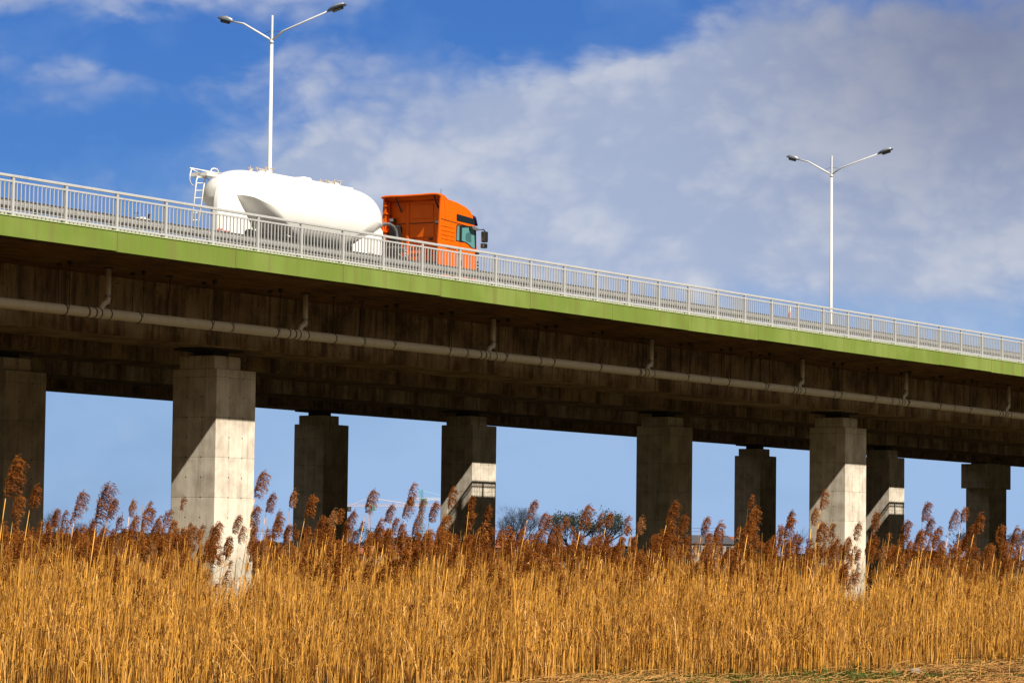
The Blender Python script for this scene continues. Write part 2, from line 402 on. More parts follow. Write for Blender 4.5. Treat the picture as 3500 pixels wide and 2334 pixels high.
# ------------------------------------------------------------------ viaduct
FALL = .016
U0, U1 = 20.0, 330.0
def lev(v): return ZR + FALL * v
def make_deck(v0, v1, beams, near):
    root = empty('viaduct_deck', (0, v0, 0))
    mid = (v0 + v1) / 2
    def P(v, dz): return (v - v0, lev(v) + dz)
    # slab
    z = MB(); bi, bo = beams
    prof = [P(v0 + .26, -1.13), P(v1 - .26, -1.13), P(v1 - .26, -1.72), P(bo[1], -2.08), P(bo[0], -2.08), P(mid, -1.95), P(bi[1], -2.08), P(bi[0], -2.08), P(v0 + .26, -1.72)]
    z.prism([prof[0], prof[1], prof[2], prof[3]] + prof[4:], 'x', U0, U1)
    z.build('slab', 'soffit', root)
    m = MB(); m.prism([P(v0 + 1.3, -1.126), P(v1 - .9, -1.126), P(v1 - .9, -1.11), P(v0 + 1.3, -1.11)], 'x', U0, U1); m.build('carriageway', 'asphalt', root)
    for b in beams:
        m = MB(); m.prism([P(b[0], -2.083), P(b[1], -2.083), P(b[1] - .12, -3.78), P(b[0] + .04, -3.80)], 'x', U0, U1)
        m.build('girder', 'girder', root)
    # fascia beams, in casts with open joints
    joints = [20.0] + [71.94 + 5.58 * k for k in range(-9, 45)]
    for side in (0, 1):
        m = MB(); c = MB(); a = v0 if side == 0 else v1 - .255; e = a + .255
        for k in range(len(joints) - 1):
            j0, j1 = joints[k] + .009, joints[k + 1] - .009
            dz = (.012 * math.sin(k * 2.3))
            m.prism([P(a, -1.70 + dz), P(e, -1.70 + dz), P(e, -1.14), P(a, -1.14)], 'x', j0, j1)
            c.prism([P(a - .02, -1.138), P(e + .02, -1.138), P(e, -1.09), P(a + .02, -1.108)], 'x', j0, j1)
        m.build('fascia_beam', 'fascia', root); c.build('coping', 'coping', root)
    k = MB(); k.prism([P(v0 + .30, -1.128), P(v0 + 1.28, -1.128), P(v0 + 1.28, -1.02), P(v0 + .30, -1.02)], 'x', U0, U1); k.build('kerb', 'kerb', root)
    return root
d1 = make_deck(0.0, 16.95, ((2.9, 6.05), (11.4, 14.6)), True)
tag(d1, 'near concrete viaduct deck with a streaked green edge beam, carrying the tanker truck', 'bridge deck')
d2 = make_deck(18.7, 35.9, ((21.7, 24.9), (30.0, 33.1)), False)
tag(d2, 'far viaduct deck in deep shade, its dark beams seen beneath the near deck', 'bridge deck')

def make_pier(u, v, w1=2.05, w2=1.725, cap=None):
    root = empty('concrete_pier', (u, v, 0))
    zt = lev(v) - 4.43
    if cap is None:
        MB().box(0, w1, 0, w2, -.5, zt).build('shaft', 'pier', root, bevel=.03)
        px0, px1, py0, py1 = .30, w1 - .42, .38, w2 - .22
        MB().box(0.02 + .0, .80 * w1 - .25, .12, w2 - .25, zt + .003, zt + .41).build('pedestal', 'pier', root, bevel=.02)
        MB().box(.25, 1.05, .35, 1.1, zt + .41, zt + .66).build('bearing', 'chassis', root)
        MB().box(-.25, 1.5, .1, w2 - .2, zt + .575, zt + .635).build('bearing_plate', 'chassis', root)
    else:
        MB().box(.75, .75 + 2.9, 0, w2, -.5, zt - 1.1).build('shaft', 'pier', root, bevel=.03)
        MB().box(0, 4.3, -.03, w2 + .03, zt - 1.097, zt + .55).build('cap_beam', 'pier', root, bevel=.03)
        MB().box(1.1, 3.3, .3, w2 - .2, zt + .553, zt + 1.02).build('pedestal', 'pier', root, bevel=.02)
    return root
VR = (3.59, 12.12, 22.42, 30.71); UA = 81.5; L = 44.62
for st, rw, lab in ((0, 0, 'big sunlit concrete pier nearest the camera, left of centre, with a slanting shadow edge'),
                    (0, 1, 'dark brown shaded pier at the left edge of the photo'),
                    (1, 0, 'sunlit concrete pier right of centre below the lamp post, slanting shadow edge'),
                    (1, 1, 'fully shaded brown pier right of the green budding tree, left of the slim black pier'),
                    (1, 2, 'dark pier left of the bare tree with a sunlit patch and railing shadow'),
                    (1, 3, 'slim black silhouetted pier just right of the big sunlit pier, open sky round its head'),
                    (2, 2, 'dark pier tucked right behind the sunlit right-hand pier, railing shadow on a lit patch'),
                    (2, 3, 'slim black silhouetted pier between the shaded brown pier and the right-hand sunlit pier')):
    tag(make_pier(UA + st * L, VR[rw]), lab, 'pier', 'concrete piers under the viaduct')
tag(make_pier(203.5, VR[3], cap=True), 'black T-headed pier at the right edge, its cap wider than its shaft', 'pier', 'concrete piers under the viaduct')

# handrail on the near edge -------------------------------------------------
UP = 60.3209 * 1.12; SP = 2.24
root = empty('bridge_railing', (UP, 0.12, ZR)); VO = -0.0
tag(root, 'long pale galvanised handrail with upright bars along the green deck edge', 'railing')
NP0, NP1 = -4, 44
xa, xb = NP0 * SP, NP1 * SP
MB().box(xa, xb, -.045, .045, -.075, 0).build('top_rail', 'rail', root, bevel=.012)
MB().box(xa, xb, -.022, .022, -.205, -.155).build('middle_rail', 'rail', root)
MB().box(xa, xb, -.022, .022, -1.045, -.99).build('bottom_rail', 'rail', root)
pm = MB().box(-.045, .045, -.035, .035, -1.12, -.077); pm.box(-.09, .09, -.07, .07, -1.119, -1.10)
post = pm.build('post', 'rail', root); post.location = (0, 0, 0)
bal = MB().box(-.0145, .0145, -.0145, .0145, -.991, -.204).build('baluster', 'rail', root)
first = True
for n in range(NP0, NP1 + 1):
    if n == 0: continue
    o = post.copy(); C.objects.link(o); o.parent = root; o.location = (n * SP, 0, 0)
rest = MB(); bal.location = (SP / 13 - SP, 0, 0)
for n in range(NP0, NP1):
    for k in range(1, 13):
        x = n * SP + k * SP / 13
        if -1 <= n < 7:
            if n == -1 and k == 1: continue
            o = bal.copy(); C.objects.link(o); o.parent = root; o.location = (x, 0, 0)
        else: rest.box(x - .0145, x + .0145, -.0145, .0145, -.991, -.204)
tag(rest.build('baluster', 'rail', root), kind='stuff')

def guardrail(v, ztop, label, u0=58., u1=175., vis=True, sp=1.12):
    root = empty('guardrail', (0, v, ztop))
    prof = [(0, 0), (.035, -.02), (.035, -.085), (-.03, -.12), (-.03, -.19), (.035, -.225), (.035, -.29), (0, -.31)]
    m = MB(); back = [(a + .012, b) for a, b in prof[::-1]]
    m.prism(prof + back, 'x', u0, u1); m.build('beam', 'guard', root)
    m = MB().box(u0, u1, .16, .20, -.02, .005); m.box(u0, u1, .04, .19, -.012, .0); m.build('top_strip', 'guard', root)
    MB().box(u0, u1, .10, .16, -.50, -.36).build('lower_beam', 'guard', root)
    pm = MB().box(-.05, .05, .05, .12, -.56, -.03); pm.box(-.10, .10, -.02, .2, -.56, -.53); pm.box(-.03, .22, .02, .06, -.51, -.47)
    n = int((u1 - u0) / sp); p0 = pm.build('post', 'darkpost', root); p0.location = (u0 + .3, 0, 0)
    for k in range(1, min(n, 99)):
        o = p0.copy(); C.objects.link(o); o.parent = root; o.location = (u0 + .3 + k * sp, 0, 0)
    tag(root, label, 'guardrail')
    return root
guardrail(.85, lev(.85) - .55, 'dull grey crash barrier on dark posts behind the white bridge railing')

def median_rail(v, label):
    z0 = lev(v) - 1.09
    root = empty('median_railing', (0, v, z0))
    tag(root, label, 'railing', 'low railings along the gap between the decks')
    a, b = 60., 240.
    MB().box(a, b, -.04, .04, .72, .79).build('top_rail', 'rail', root)
    MB().box(a, b, -.02, .02, .55, .60).build('middle_rail', 'rail', root)
    MB().box(a, b, -.02, .02, .06, .10).build('bottom_rail', 'rail', root)
    m = MB(); p = MB(); x = a + .2; k = 0
    while x < b:
        p.box(x - .06, x + .06, -.05, .05, 0, .72)
        for j in range(1, 8): m.box(x + j * .1425 - .011, x + j * .1425 + .011, -.011, .011, .10, .55)
        x += 1.14
    tag(p.build('post', 'rail', root), kind='stuff'); tag(m.build('baluster', 'rail', root), kind='stuff')
median_rail(16.83, 'low railing on the inner edge of the near deck, seen as a shadow')

# drain pipe ------------------------------------------------------------------
VP = 1.95; ZP = ZR - 3.25
root = empty('drain_pipe', (0, VP, ZP))
tag(root, 'cream drain pipe hung along the side of the near deck, with branch downpipes', 'pipe')
def pz(x): return -.02 + .05 * math.sin((x - 72) / 68 * math.pi)
path = [(x, 0, pz(x)) for x in np.arange(58, 172, 2.0)]
MB().tube(path, .152, 24).build('pipe', 'pipe', root, smooth=True)
downs = [74.0, 83.86, 95.04, 106.16, 118.69, 128.64, 139.82, 151.0]
def ringx(m, x, w, r): m.tube([(x - w / 2, 0, pz(x)), (x + w / 2, 0, pz(x))], r, 24)
for i, x in enumerate(downs):
    z = pz(x); top = lev(VP) - 1.98 - ZP
    b = MB(); b.tube([(x, 0, top + .02), (x, 0, top - .85), (x - .015, 0, top - .95), (x - .20, 0, z + .28), (x - .38, 0, z + .03)], .085, 16)
    dp = b.build('downpipe', 'pipe', root, smooth=True)
    c = MB(); c.tube([(x, 0, top - .76), (x, 0, top - .84)], .094, 16); c.tube([(x - .01, 0, top - .98), (x - .05, 0, top - 1.04)], .093, 16); c.build('collar', 'steelband', dp, smooth=False)
    c = MB(); c.tube([(x, 0, top - .005), (x, 0, top + .03)], .15, 16); c.build('flange', 'band', dp)
    c = MB()
    for o in (-.98, -.66, -.42, .02): ringx(c, x + o, .05, .163)
    c.build('coupling', 'band', root)
    c = MB(); ringx(c, x - .30, .62, .157); c.build('branch_sleeve', 'pipe', root, smooth=False)
hx = [59.4 + 3.285 * k for k in range(0, 30)]
hx = [72.02, 75.4, 78.85, 82.24, 85.4, 88.74, 92.09, 95.69, 98.9] + [102.2 + 3.3 * k for k in range(0, 14)] + [68.7, 65.4]
for i, x in enumerate(sorted(hx)):
    h = MB(); z = pz(x); topz = lev(VP) - 1.95 - ZP
    ringx(h, x, .035, .166)
    near_down = min(abs(x - q) for q in downs) < 1.75
    if near_down and i % 2 == 0:
        h.tube([(x, 0, z + .15), (x, 0, topz)], .020, 6); h.tube([(x + .05, 0, z + .2), (x + .95 * (1 if i % 4 else -1), -.15, topz)], .012, 5)
        h.box(x - .08, x + .08, -.07, .07, topz - .03, topz + .03); h.tube([(x, 0, z + .16), (x, 0, z + .26)], .035, 8)
    else:
        for y in (-.20, .20):
            h.tube([(x, y, z), (x, y, topz + (.03 if y > 0 else -.0))], .011, 5); h.box(x - .05, x + .05, y - .05, y + .05, topz - .10, topz + .04)
    h.build('hanger', 'rod', root)
for i, x in enumerate([76.9, 84.9 - 1.6 + 3.7, 98.0, 109.3, 114.2, 121.6, 132.2, 136.2]):
    h = MB(); z = pz(x); h.tube([(x, -.02, lev(VP) - 1.95 - ZP), (x, 0, -.0 + .9), (x - .10, 0, z + .5), (x - .12, 0, z + .14)], .018, 6)
    h.box(x - .08, x + .08, -.06, .06, lev(VP) - 1.99 - ZP, lev(VP) - 1.92 - ZP); h.build('vent_hose', 'rod', root, smooth=False)
c = MB()
for x in (79.9, 87.0, 93.2, 98.0, 105.1, 110.6, 115.2, 121.4, 127.0, 133.5): ringx(c, x, .075, .168)
c.build('steel_collar', 'steelband', root)

# street lamps -----------------------------------------------------------------
def make_lamp():
    root = empty('street_lamp')
    zj = 11.2 - .0        # height of the arm junction above the foot
    MB().tube([(0, 0, 0), (0, 0, 2.0), (0, 0, zj)], [.115, .10, .062], 14).build('pole', 'lamp', root, smooth=True)
    MB().tube([(0, 0, zj - .12), (0, 0, zj - .06), (0, 0, zj + .02)], [.08, .085, .065], 14).build('collar', 'lamp', root, smooth=True)
    MB().tube([(0, 0, zj), (0, 0, zj + 1.0)], .052, 12).build('pole_tip', 'lamp', root)
    MB().tube([(0, .42, zj + .27), (0, .12, zj + .37), (0, -.12, zj + .375), (0, -.42, zj + .30)], .008, 5).build('stay_wire', 'band', root)
    for s, pts, hd in ((1, [(0, 0, 0), (0, 1.38, .77), (0, 1.88, .89)], (0, 2.62, 1.09)), (-1, [(0, 0, 0), (0, -.56, .34), (0, -2.66, .95)], (0, -3.5, 1.16))):
        MB().tube([(0, y, zj + z) for _, y, z in pts], [.045, .038, .032], 10).build('arm', 'lamp', root, smooth=True)
        a = Vector(pts[-1]) + Vector((0, 0, zj)); b = Vector(hd) + Vector((0, 0, zj)); d = b - a
        h = MB(); cs = [(0, .05, .04), (.12, .12, .075), (.35, .17, .10), (.7, .18, .09), (.95, .14, .06), (1.0, .10, .035)]
        vs = []
        for t, w, hh in cs:
            c = a + d * t
            for q in range(12):
                an = 2 * math.pi * q / 12
                zz = math.sin(an); zz = zz * hh if zz > 0 else zz * hh * .55
                vs.append((c.x + math.cos(an) * w, c.y, c.z + zz))
        fs = [(i * 12 + j, i * 12 + (j + 1) % 12, (i + 1) * 12 + (j + 1) % 12, (i + 1) * 12 + j) for i in range(5) for j in range(12)] + [tuple(range(12))[::-1], tuple(range(60, 72))]
        h.add(vs, fs); ho = h.build('lamp_head', 'lamphead', root, smooth=True)
        c = a + d * .55; MB().tube([a + d * .32 - Vector((0, 0, .045)), a + d * .82 - Vector((0, 0, .055))], [.10, .09], 10).build('lens', 'lens', ho)
        MB().tube([a + d * .1 + Vector((0, 0, .05)), a + d * .5 + Vector((0, 0, .07)), a + d * .92 + Vector((0, 0, .04))], [.05, .10, .06], 8).build('top_cover', 'alu', ho, smooth=True)
    return root
def copy_tree(o, parent=None):
    c = o.copy(); C.objects.link(c); c.parent = parent
    for ch in [x for x in C.objects if x.parent == o]: copy_tree(ch, c)
    return c
lamp = make_lamp(); lamp.location = (103.75, 17.88, ZR + 10.1 - 11.2)
lamp2 = copy_tree(lamp); lamp2.location = (153.8, 17.9, ZR + 10.13 - 11.2)
tag(lamp, 'tall double-armed street lamp rising behind the white tanker trailer', 'street lamp', 'double street lamps between the decks')
tag(lamp2, 'double-armed street lamp farther right, standing clear above the railing', 'street lamp', 'double street lamps between the decks')

# delineator and small fittings ---------------------------------------------------
p = at(2697, 1100, 2.2)
root = empty('delineator_post', (p.x, 2.2, lev(2.2) - 1.11))
b0 = root.location.z; tz = at(2700, 1050, 2.2).z - b0; r0 = at(2697, 1092, 2.2).z - b0; r1 = at(2697, 1066, 2.2).z - b0
MB().prism([(-.07, -.05), (.07, -.05), (.07, .05), (-.07, .05)], 'z', 0, tz).build('post', 'whitem', root, bevel=.01)
MB().box(-.12, .012, -.062, -.052, r0, r1).build('reflector', 'red', root)
MB().box(-.072, .072, -.052, .052, tz - .02, tz + .03).build('cap', 'whitem', root, bevel=.01)
tag(root, 'small white roadside marker post with a red reflector behind the railing', 'marker post')
p = at(486, 752, 3.0)
root = empty('road_sensor', (p.x, 3.0, lev(3) - 1.11))
h0 = p.z - (lev(3) - 1.11)
MB().box(-.03, .03, -.03, .03, 0, h0).build('stand', 'whitem', root)
m = MB().box(-.33, .33, -.03, .03, h0, h0 + .05); m.box(-.08, .12, -.04, .04, h0 + .01, h0 + .09); m.build('crossbar', 'whitem', root)
for s in (-.3, .3):
    m = MB().box(s - .02, s + .02, -.02, .02, h0 + .05, h0 + .16); m.box(s - .045, s + .05, -.03, .03, h0 + .16, h0 + .20); m.build('cup', 'black', root)
tag(root, 'tiny white crossbar with two black cups just above the barrier, left of the tanker', 'sensor')

# ------------------------------------------------------------------ tanker truck
def make_truck():
    ROAD = lev(5.7) - 1.11
    root = empty('tanker_truck', (0, 0, 0)); root.location = (84.0, 5.72, ROAD)
    tag(root, 'white bulk tanker trailer drawn by an orange truck cab along the viaduct', 'truck')
    ox, oy, oz = 84.0, 5.72, ROAD
    Z = lambda z: ZR + z - oz          # z given relative to the handrail top
    X = lambda x: x - ox
    Y = lambda y: y - oy
    def LP(x, y, v): q = at(x, y, v); return (q.x - ox, q.y - oy, q.z - oz)
    # --- tank barrel
    Rt = 1.235; zc = Z(1.125)
    ua, ub = 84.05, 92.75; la, lb = 1.75, 1.35
    zs_pts = [(83.9, 2.32), (84.3, 2.05), (84.8, 1.66), (85.25, 1.34), (85.8, 1.08), (86.4, .87), (87.3, .62), (88.2, .42), (88.7, .33), (89.1, .33), (89.5, .42), (90.4, .80), (91.3, 1.20), (92.1, 1.6), (92.9, 2.0)]
    def zs(u): return float(np.mean(np.interp(u + np.linspace(-.35, .35, 9), [a for a, _ in zs_pts], [b for _, b in zs_pts])))
    nu, nph = 170, 168; vs = []
    for i in range(nu + 1):
        t = i / nu
        # denser at the ends
        u = ua + (ub - ua) * (.5 - .5 * math.cos(math.pi * t))
        s = 1.0
        if u < ua + la: s = max(0., 1 - ((ua + la - u) / la) ** 2.3) ** (1 / 2.3)
        if u > ub - lb: s = max(0., 1 - ((u - ub + lb) / lb) ** 2.1) ** (1 / 2.1)
        s = max(s, .004)
        cz = Z(1.125 + .40 * (1 - s))
        zsu = Z(zs(u)); ku = float(np.interp(u, [84.0, 84.8, 86.4, 90.4, 91.6], [.72, .52, .42, .42, .8]))
        Rs = Rt * s
        def gap(y): return cz + math.sqrt(max(0, Rs * Rs - y * y)) - (zsu - ku * math.sqrt(max(0, Rt * Rt - y * y)))
        yc = Rs
        if gap(Rs) < 0:
            lo_, hi_ = 0.0, Rs
            for _ in range(24):
                md = (lo_ + hi_) / 2
                if gap(md) > 0: lo_ = md
                else: hi_ = md
            yc = lo_
        for j in range(nph):
            a = 2 * math.pi * j / nph
            y = math.sin(a) * Rs; zz = cz + math.cos(a) * Rs
            if abs(y) > yc:
                y = math.copysign(yc, y); zz = cz + math.sqrt(max(0, Rs * Rs - y * y))
            low = zsu - ku * math.sqrt(max(0, Rt * Rt - y * y))
            if math.cos(a) < 0 or zz < low:
                zz = max(low, cz - math.sqrt(max(0, Rs * Rs - y * y))) if math.cos(a) < 0 or zz < low else zz
            vs.append((X(u), y, zz))
    fs = [(i * nph + j, (i + 1) * nph + j, (i + 1) * nph + (j + 1) % nph, i * nph + (j + 1) % nph) for i in range(nu) for j in range(nph)]
    fs += [tuple(range(nph)), tuple(range(nu * nph, (nu + 1) * nph))[::-1]]
    tank = MB().add(vs, fs).build('tank', 'white', root, smooth=True)
    tag(tank)
    tank['label'] = 'smooth white pressure tank, undercut at both ends'
    # weld seam hoops
    s = MB()
    for u in (87.3,):
        pts = [(X(u), math.sin(a) * (Rt + .004), zc + math.cos(a) * (Rt + .004)) for a in np.linspace(R(-118), R(0), 22)]
        s.tube(pts, .006, 5)
    s.build('weld_seam', 'whitem', tank)
    # arched fairing under the rear of the tank
    out_ = [(415, 940), (415, 560), (422, 480), (438, 400), (468, 330), (510, 302), (555, 312), (620, 365), (700, 455), (765, 555), (815, 650), (865, 760), (925, 890), (960, 990)]
    pl = [LP(600 + (x + (90 if x < 500 else 90 * max(0, 1 - (x - 500) / 250))) / 3.336, 530 + y / 3.336, 4.95) for x, y in out_]
    sh = MB().prism([(q[0], q[2]) for q in pl], 'y', Y(4.95), Y(5.30)).build('rear_fairing', 'white', root, bevel=.14, seg=5)
    # red hazard mark and small lettering
    m = MB(); q = LP(750, 788, 4.945)
    b0 = Vector(q)
    for (dx, dz, w, h) in ((-.02, .0, .03, .17), (.05, .05, .09, .03), (.05, -.03, .10, .03), (-.08, .02, .05, .03)):
        m.box(b0.x + dx - w, b0.x + dx + w, b0.y - .012, b0.y, b0.z + dz - h / 2, b0.z + dz + h / 2)
    for k in range(4): m.box(b0.x + .2 + k * .09, b0.x + .26 + k * .09, b0.y - .012, b0.y, b0.z + .0, b0.z + .03)
    m.build('hazard_mark', 'red', sh)
    # manlids with star handles
    def manlid(u, r=.28):
        zt = zc + Rt
        h = MB().cyl((X(u), 0, zt - .01), 'z', r, .10, 20); h.cyl((X(u), 0, zt + .06), 'z', r * .8, .07, 20)
        lid = h.build('manlid', 'whitem', tank, smooth=False)
        m = MB()
        for k in range(5):
            a = k * 2 * math.pi / 5 + .3; c = (X(u) + math.cos(a) * r * .95, math.sin(a) * r * .95)
            m.tube([(c[0], c[1], zt + .05), (c[0], c[1], zt + .20)], .018, 6)
            m.tube([(c[0] - .09, c[1], zt + .18), (c[0] + .09, c[1], zt + .18)], .013, 5); m.tube([(c[0], c[1] - .09, zt + .18), (c[0], c[1] + .09, zt + .18)], .013, 5)
        m.tube([(X(u) - r * 1.1, 0, zt + .14), (X(u) + r * 1.1, 0, zt + .14)], .02, 6)
        m.build('star_handle', 'brass', lid)
    manlid(86.7); manlid(90.65)
    for u in (85.95, 89.95):
        m = MB().cyl((X(u), 0, zc + Rt + .02), 'z', .07, .10, 12); m.tube([(X(u) - .14, 0, zc + Rt + .10), (X(u) + .14, 0, zc + Rt + .10)], .012, 5); m.tube([(X(u), 0, zc + Rt + .05), (X(u), 0, zc + Rt + .18)], .016, 6)
        m.build('valve', 'brass', tank)
    m = MB().prism([(X(88.4), zc + Rt - .02), (X(89.15), zc + Rt - .02), (X(89.08), zc + Rt + .04), (X(88.98), zc + Rt + .10), (X(88.58), zc + Rt + .10), (X(88.47), zc + Rt + .05)], 'y', -.28, .28)
    m.build('filter_box', 'white', tank, bevel=.03)
    m = MB(); m.box(X(86.0), X(91.4), -.34, -.27, zc + Rt - .045, zc + Rt + .005); m.build('walkway', 'whitem', tank)
    # rear ladder
    m = MB()
    A_, B_ = Vector(LP(672, 605, 5.2)), Vector(LP(653, 785, 5.2)); A2, B2 = Vector(LP(700, 605, 5.2)), Vector(LP(676, 785, 5.2))
    m.tube([A_ + Vector((.28, 0, .0)), A_ + Vector((.06, 0, .02)), A_ + Vector((-.0, 0, -.1)), B_], .022, 8); m.tube([A2 + Vector((.40, 0, .12)), A2 + Vector((.1, 0, .02)), A2 + Vector((0, 0, -.1)), B2], .022, 8)
    for k in range(7):
        t = .12 + k * .14; m.tube([A_.lerp(B_, t), A2.lerp(B2, t)], .016, 6)
    m.build('ladder', 'whitem', root, smooth=True)
    m = MB(); pt = lambda x, y: LP(600 + x / 3.336, 530 + y / 3.336, 5.2)
    m.tube([pt(165, 150), pt(300, 175), pt(430, 200), pt(520, 212)], .022, 8); m.tube([pt(165, 150), pt(285, 220)], .022, 8)
    m.tube([pt(180, 170), pt(165, 230), pt(162, 290), pt(180, 335), pt(212, 355)], .018, 8)
    m.tube([pt(405, 235), pt(405, 175), pt(415, 160), pt(440, 155), pt(470, 162), pt(488, 185), pt(490, 215)], .022, 8)
    m.tube([pt(255, 258), pt(330, 262), pt(400, 225)], .018, 6); m.tube([pt(345, 262), pt(385, 290)], .02, 6)
    m.build('handrail', 'whitem', root, smooth=True)
    a = Vector(pt(300, 205)); m = MB().box(a.x, a.x + .62, a.y - .2, a.y + .5, a.z - .09, a.z + .02); m.build('platform', 'whitem', root)
    # side storage tube, chassis, legs
    m = MB().tube([LP(848, 800, 4.52), LP(1192, 853, 4.52)], .165, 18); m.build('hose_tube', 'black', root, smooth=False)
    m = MB().tube([LP(845, 835, 4.60), LP(1192, 875, 4.60)], .10, 14); m.build('hose_tube', 'black', root)
    m = MB()
    for y in (-.5, .42): m.box(X(84.8), X(92.9), y, y + .08, .92, 1.12)
    for u in (85.4, 87.2, 89, 90.8, 92.6): m.box(X(u), X(u) + .08, -.42, .42, .94, 1.10)
    m.build('trailer_chassis', 'chassis', root)
    for (x, y) in ((880, 800), (990, 818), (1085, 838)):
        m = MB(); m.tube([LP(x - 8, y - 14, 4.42), LP(x + 2, y - 6, 4.42), LP(x + 3, y + 18, 4.42)], .03, 8); m.build('grab_handle', 'whitem', root, smooth=True)
    m = MB(); pl = [LP(1193, 872, 4.7), LP(1190, 850, 4.7), LP(1262, 800, 4.7), LP(1296, 772, 4.7), LP(1308, 790, 4.7), LP(1318, 893, 4.7), LP(1250, 882, 4.7)]
    m.prism([(q[0], q[2]) for q in pl], 'y', Y(4.70), Y(4.76)); fp = m.build('front_support_plate', 'white', root, bevel=.008)
    m = MB(); pl = [LP(1252, 812, 4.69), LP(1276, 806, 4.69), LP(1280, 868, 4.69), LP(1256, 862, 4.69)]
    m.prism([(q[0], q[2]) for q in pl], 'y', Y(4.685), Y(4.70)); m.build('hatch_cover', 'whitem', fp, bevel=.01)
    MB().box(X(91.5), X(93.3), .95, 1.0, Z(-.2), Z(.9)).build('front_support_plate', 'white', root)
    # wheels
    def wheel(u, y, parent=root):
        m = MB(); prof = [(.30, -.14), (.46, -.15), (.50, -.11), (.50, .11), (.46, .15), (.30, .14)]
        vs = []; n = 28
        for k in range(n):
            a = 2 * math.pi * k / n
            vs += [(X(u) + math.cos(a) * r0, y + t, .50 + math.sin(a) * r0) for r0, t in prof]
        fs = [(k * 6 + j, ((k + 1) % n) * 6 + j, ((k + 1) % n) * 6 + (j + 1) % 6, k * 6 + (j + 1) % 6) for k in range(n) for j in range(6)]
        w = m.add(vs, fs).build('wheel', 'black', parent)
        MB().cyl((X(u), y, .5), 'y', .30, .16, 20).build('rim', 'alu', w)
    for u in (86.3, 87.6, 88.9):
        for y in (-1.02, 1.02): wheel(u, y)
    for u in (93.9, 97.0):
        for y in (-1.02, 1.02): wheel(u, y)
    # --- cab
    V0, V1 = 4.5, 6.95; VW = V1 - V0
    prof = [(95.85, -.62), (95.85, 2.40), (96.05, 2.415), (96.6, 2.37), (97.15, 2.27), (97.48, 2.16), (97.66, 2.02), (97.76, 1.80), (97.86, 1.50), (97.97, .90), (98.03, .45), (98.03, -.15), (97.95, -.62)]
    cab = MB().prism([(X(a), Z(b)) for a, b in prof], 'y', Y(V0), Y(V1)).build('cab', 'orange', root, bevel=.07, seg=4)
    cab['label'] = 'bright orange high-roof truck cab'
    # side fairings, roof deflector
    for y0, y1 in ((V0 + .0, V0 + .07), (V1 - .07, V1)):
        m = MB().prism([(X(95.45), Z(-.10)), (X(95.847), Z(-.10)), (X(95.847), Z(2.44)), (X(95.56), Z(2.48)), (X(95.50), Z(1.6)), (X(95.42), Z(.9))], 'y', Y(y0), Y(y1))
        m.build('side_fairing', 'orange', cab, bevel=.012)
    # ribs inside the far fairing
    m = MB()
    for z in (2.22, 1.95, 1.62, 1.30): m.box(X(95.47), X(95.846), Y(V1) - .20, Y(V1) - .071, Z(z) - .02, Z(z) + .02)
    m.box(X(95.52), X(95.56), Y(V1) - .15, Y(V1) - .072, Z(.95), Z(2.35)); m.box(X(95.70), X(95.75), Y(V1) - .17, Y(V1) - .072, Z(.95), Z(2.35))
    m.build('fairing_rib', 'orange', cab)
    vs = []; ny = 14
    for j in range(ny + 1):
        y = Y(V0) + VW * j / ny; q = abs(j / ny - .5) * 2; sag = .035 * (1 - q * q) + .05 * q ** 8
        for (u, z) in ((95.42, 2.56), (95.44, 2.605), (95.75, 2.57), (96.02, 2.44), (96.25, 2.40), (96.0, 2.38), (95.75, 2.50), (95.46, 2.53)):
            vs.append((X(u), y, Z(z - sag)))
    fs = [(j * 8 + i, j * 8 + (i + 1) % 8, (j + 1) * 8 + (i + 1) % 8, (j + 1) * 8 + i) for j in range(ny) for i in range(8)] + [tuple(range(8))[::-1], tuple(range(ny * 8, ny * 8 + 8))]
    MB().add(vs, fs).build('roof_deflector', 'orange', cab)
    # rear wall relief: all given at the plane of the rear wall
    yb = lambda v: Y(v)
    xr = X(95.85)
    m = MB().box(xr - .012, xr + .01, yb(4.62), yb(6.80), Z(1.575), Z(1.60)); m.build('rear_seam', 'trim', cab)
    m = MB()
    m.box(xr - .03, xr + .01, yb(4.95), yb(5.95), Z(1.08), Z(1.50)); m.box(xr - .03, xr + .01, yb(4.65), yb(4.88), Z(1.0), Z(1.52))
    m.box(xr - .03, xr + .01, yb(4.65), yb(5.95), Z(.72), Z(.80)); m.box(xr - .03, xr + .01, yb(4.65), yb(5.95), Z(.50), Z(.58)); m.box(xr - .03, xr + .01, yb(4.9), yb(5.95), Z(.88), Z(.95))
    m.build('rear_panel', 'orange', cab, bevel=.02)
    m = MB().box(xr - .05, xr + .01, yb(6.02), yb(6.14), Z(.0), Z(2.36)); m.build('rear_rib', 'orange', cab, bevel=.03)
    m = MB().box(xr - .03, xr + .01, yb(5.0), yb(5.9), Z(1.75), Z(2.25)); m.build('rear_bulge', 'orange', cab, bevel=.028, seg=3)
    for v in (5.72, 5.0): MB().box(xr - .06, xr + .01, yb(v), yb(v) + .17, Z(.985), Z(1.035)).build('latch', 'trim', cab, bevel=.008)
    MB().box(xr - .03, xr + .01, yb(4.6), yb(6.8), Z(-.55), Z(.22)).build('lower_rear_panel', 'chassis', cab)
    m = MB().box(xr - .34, xr - .02, yb(6.30), yb(6.68), Z(.05), Z(1.52)); m.build('air_intake', 'black', cab, bevel=.04)
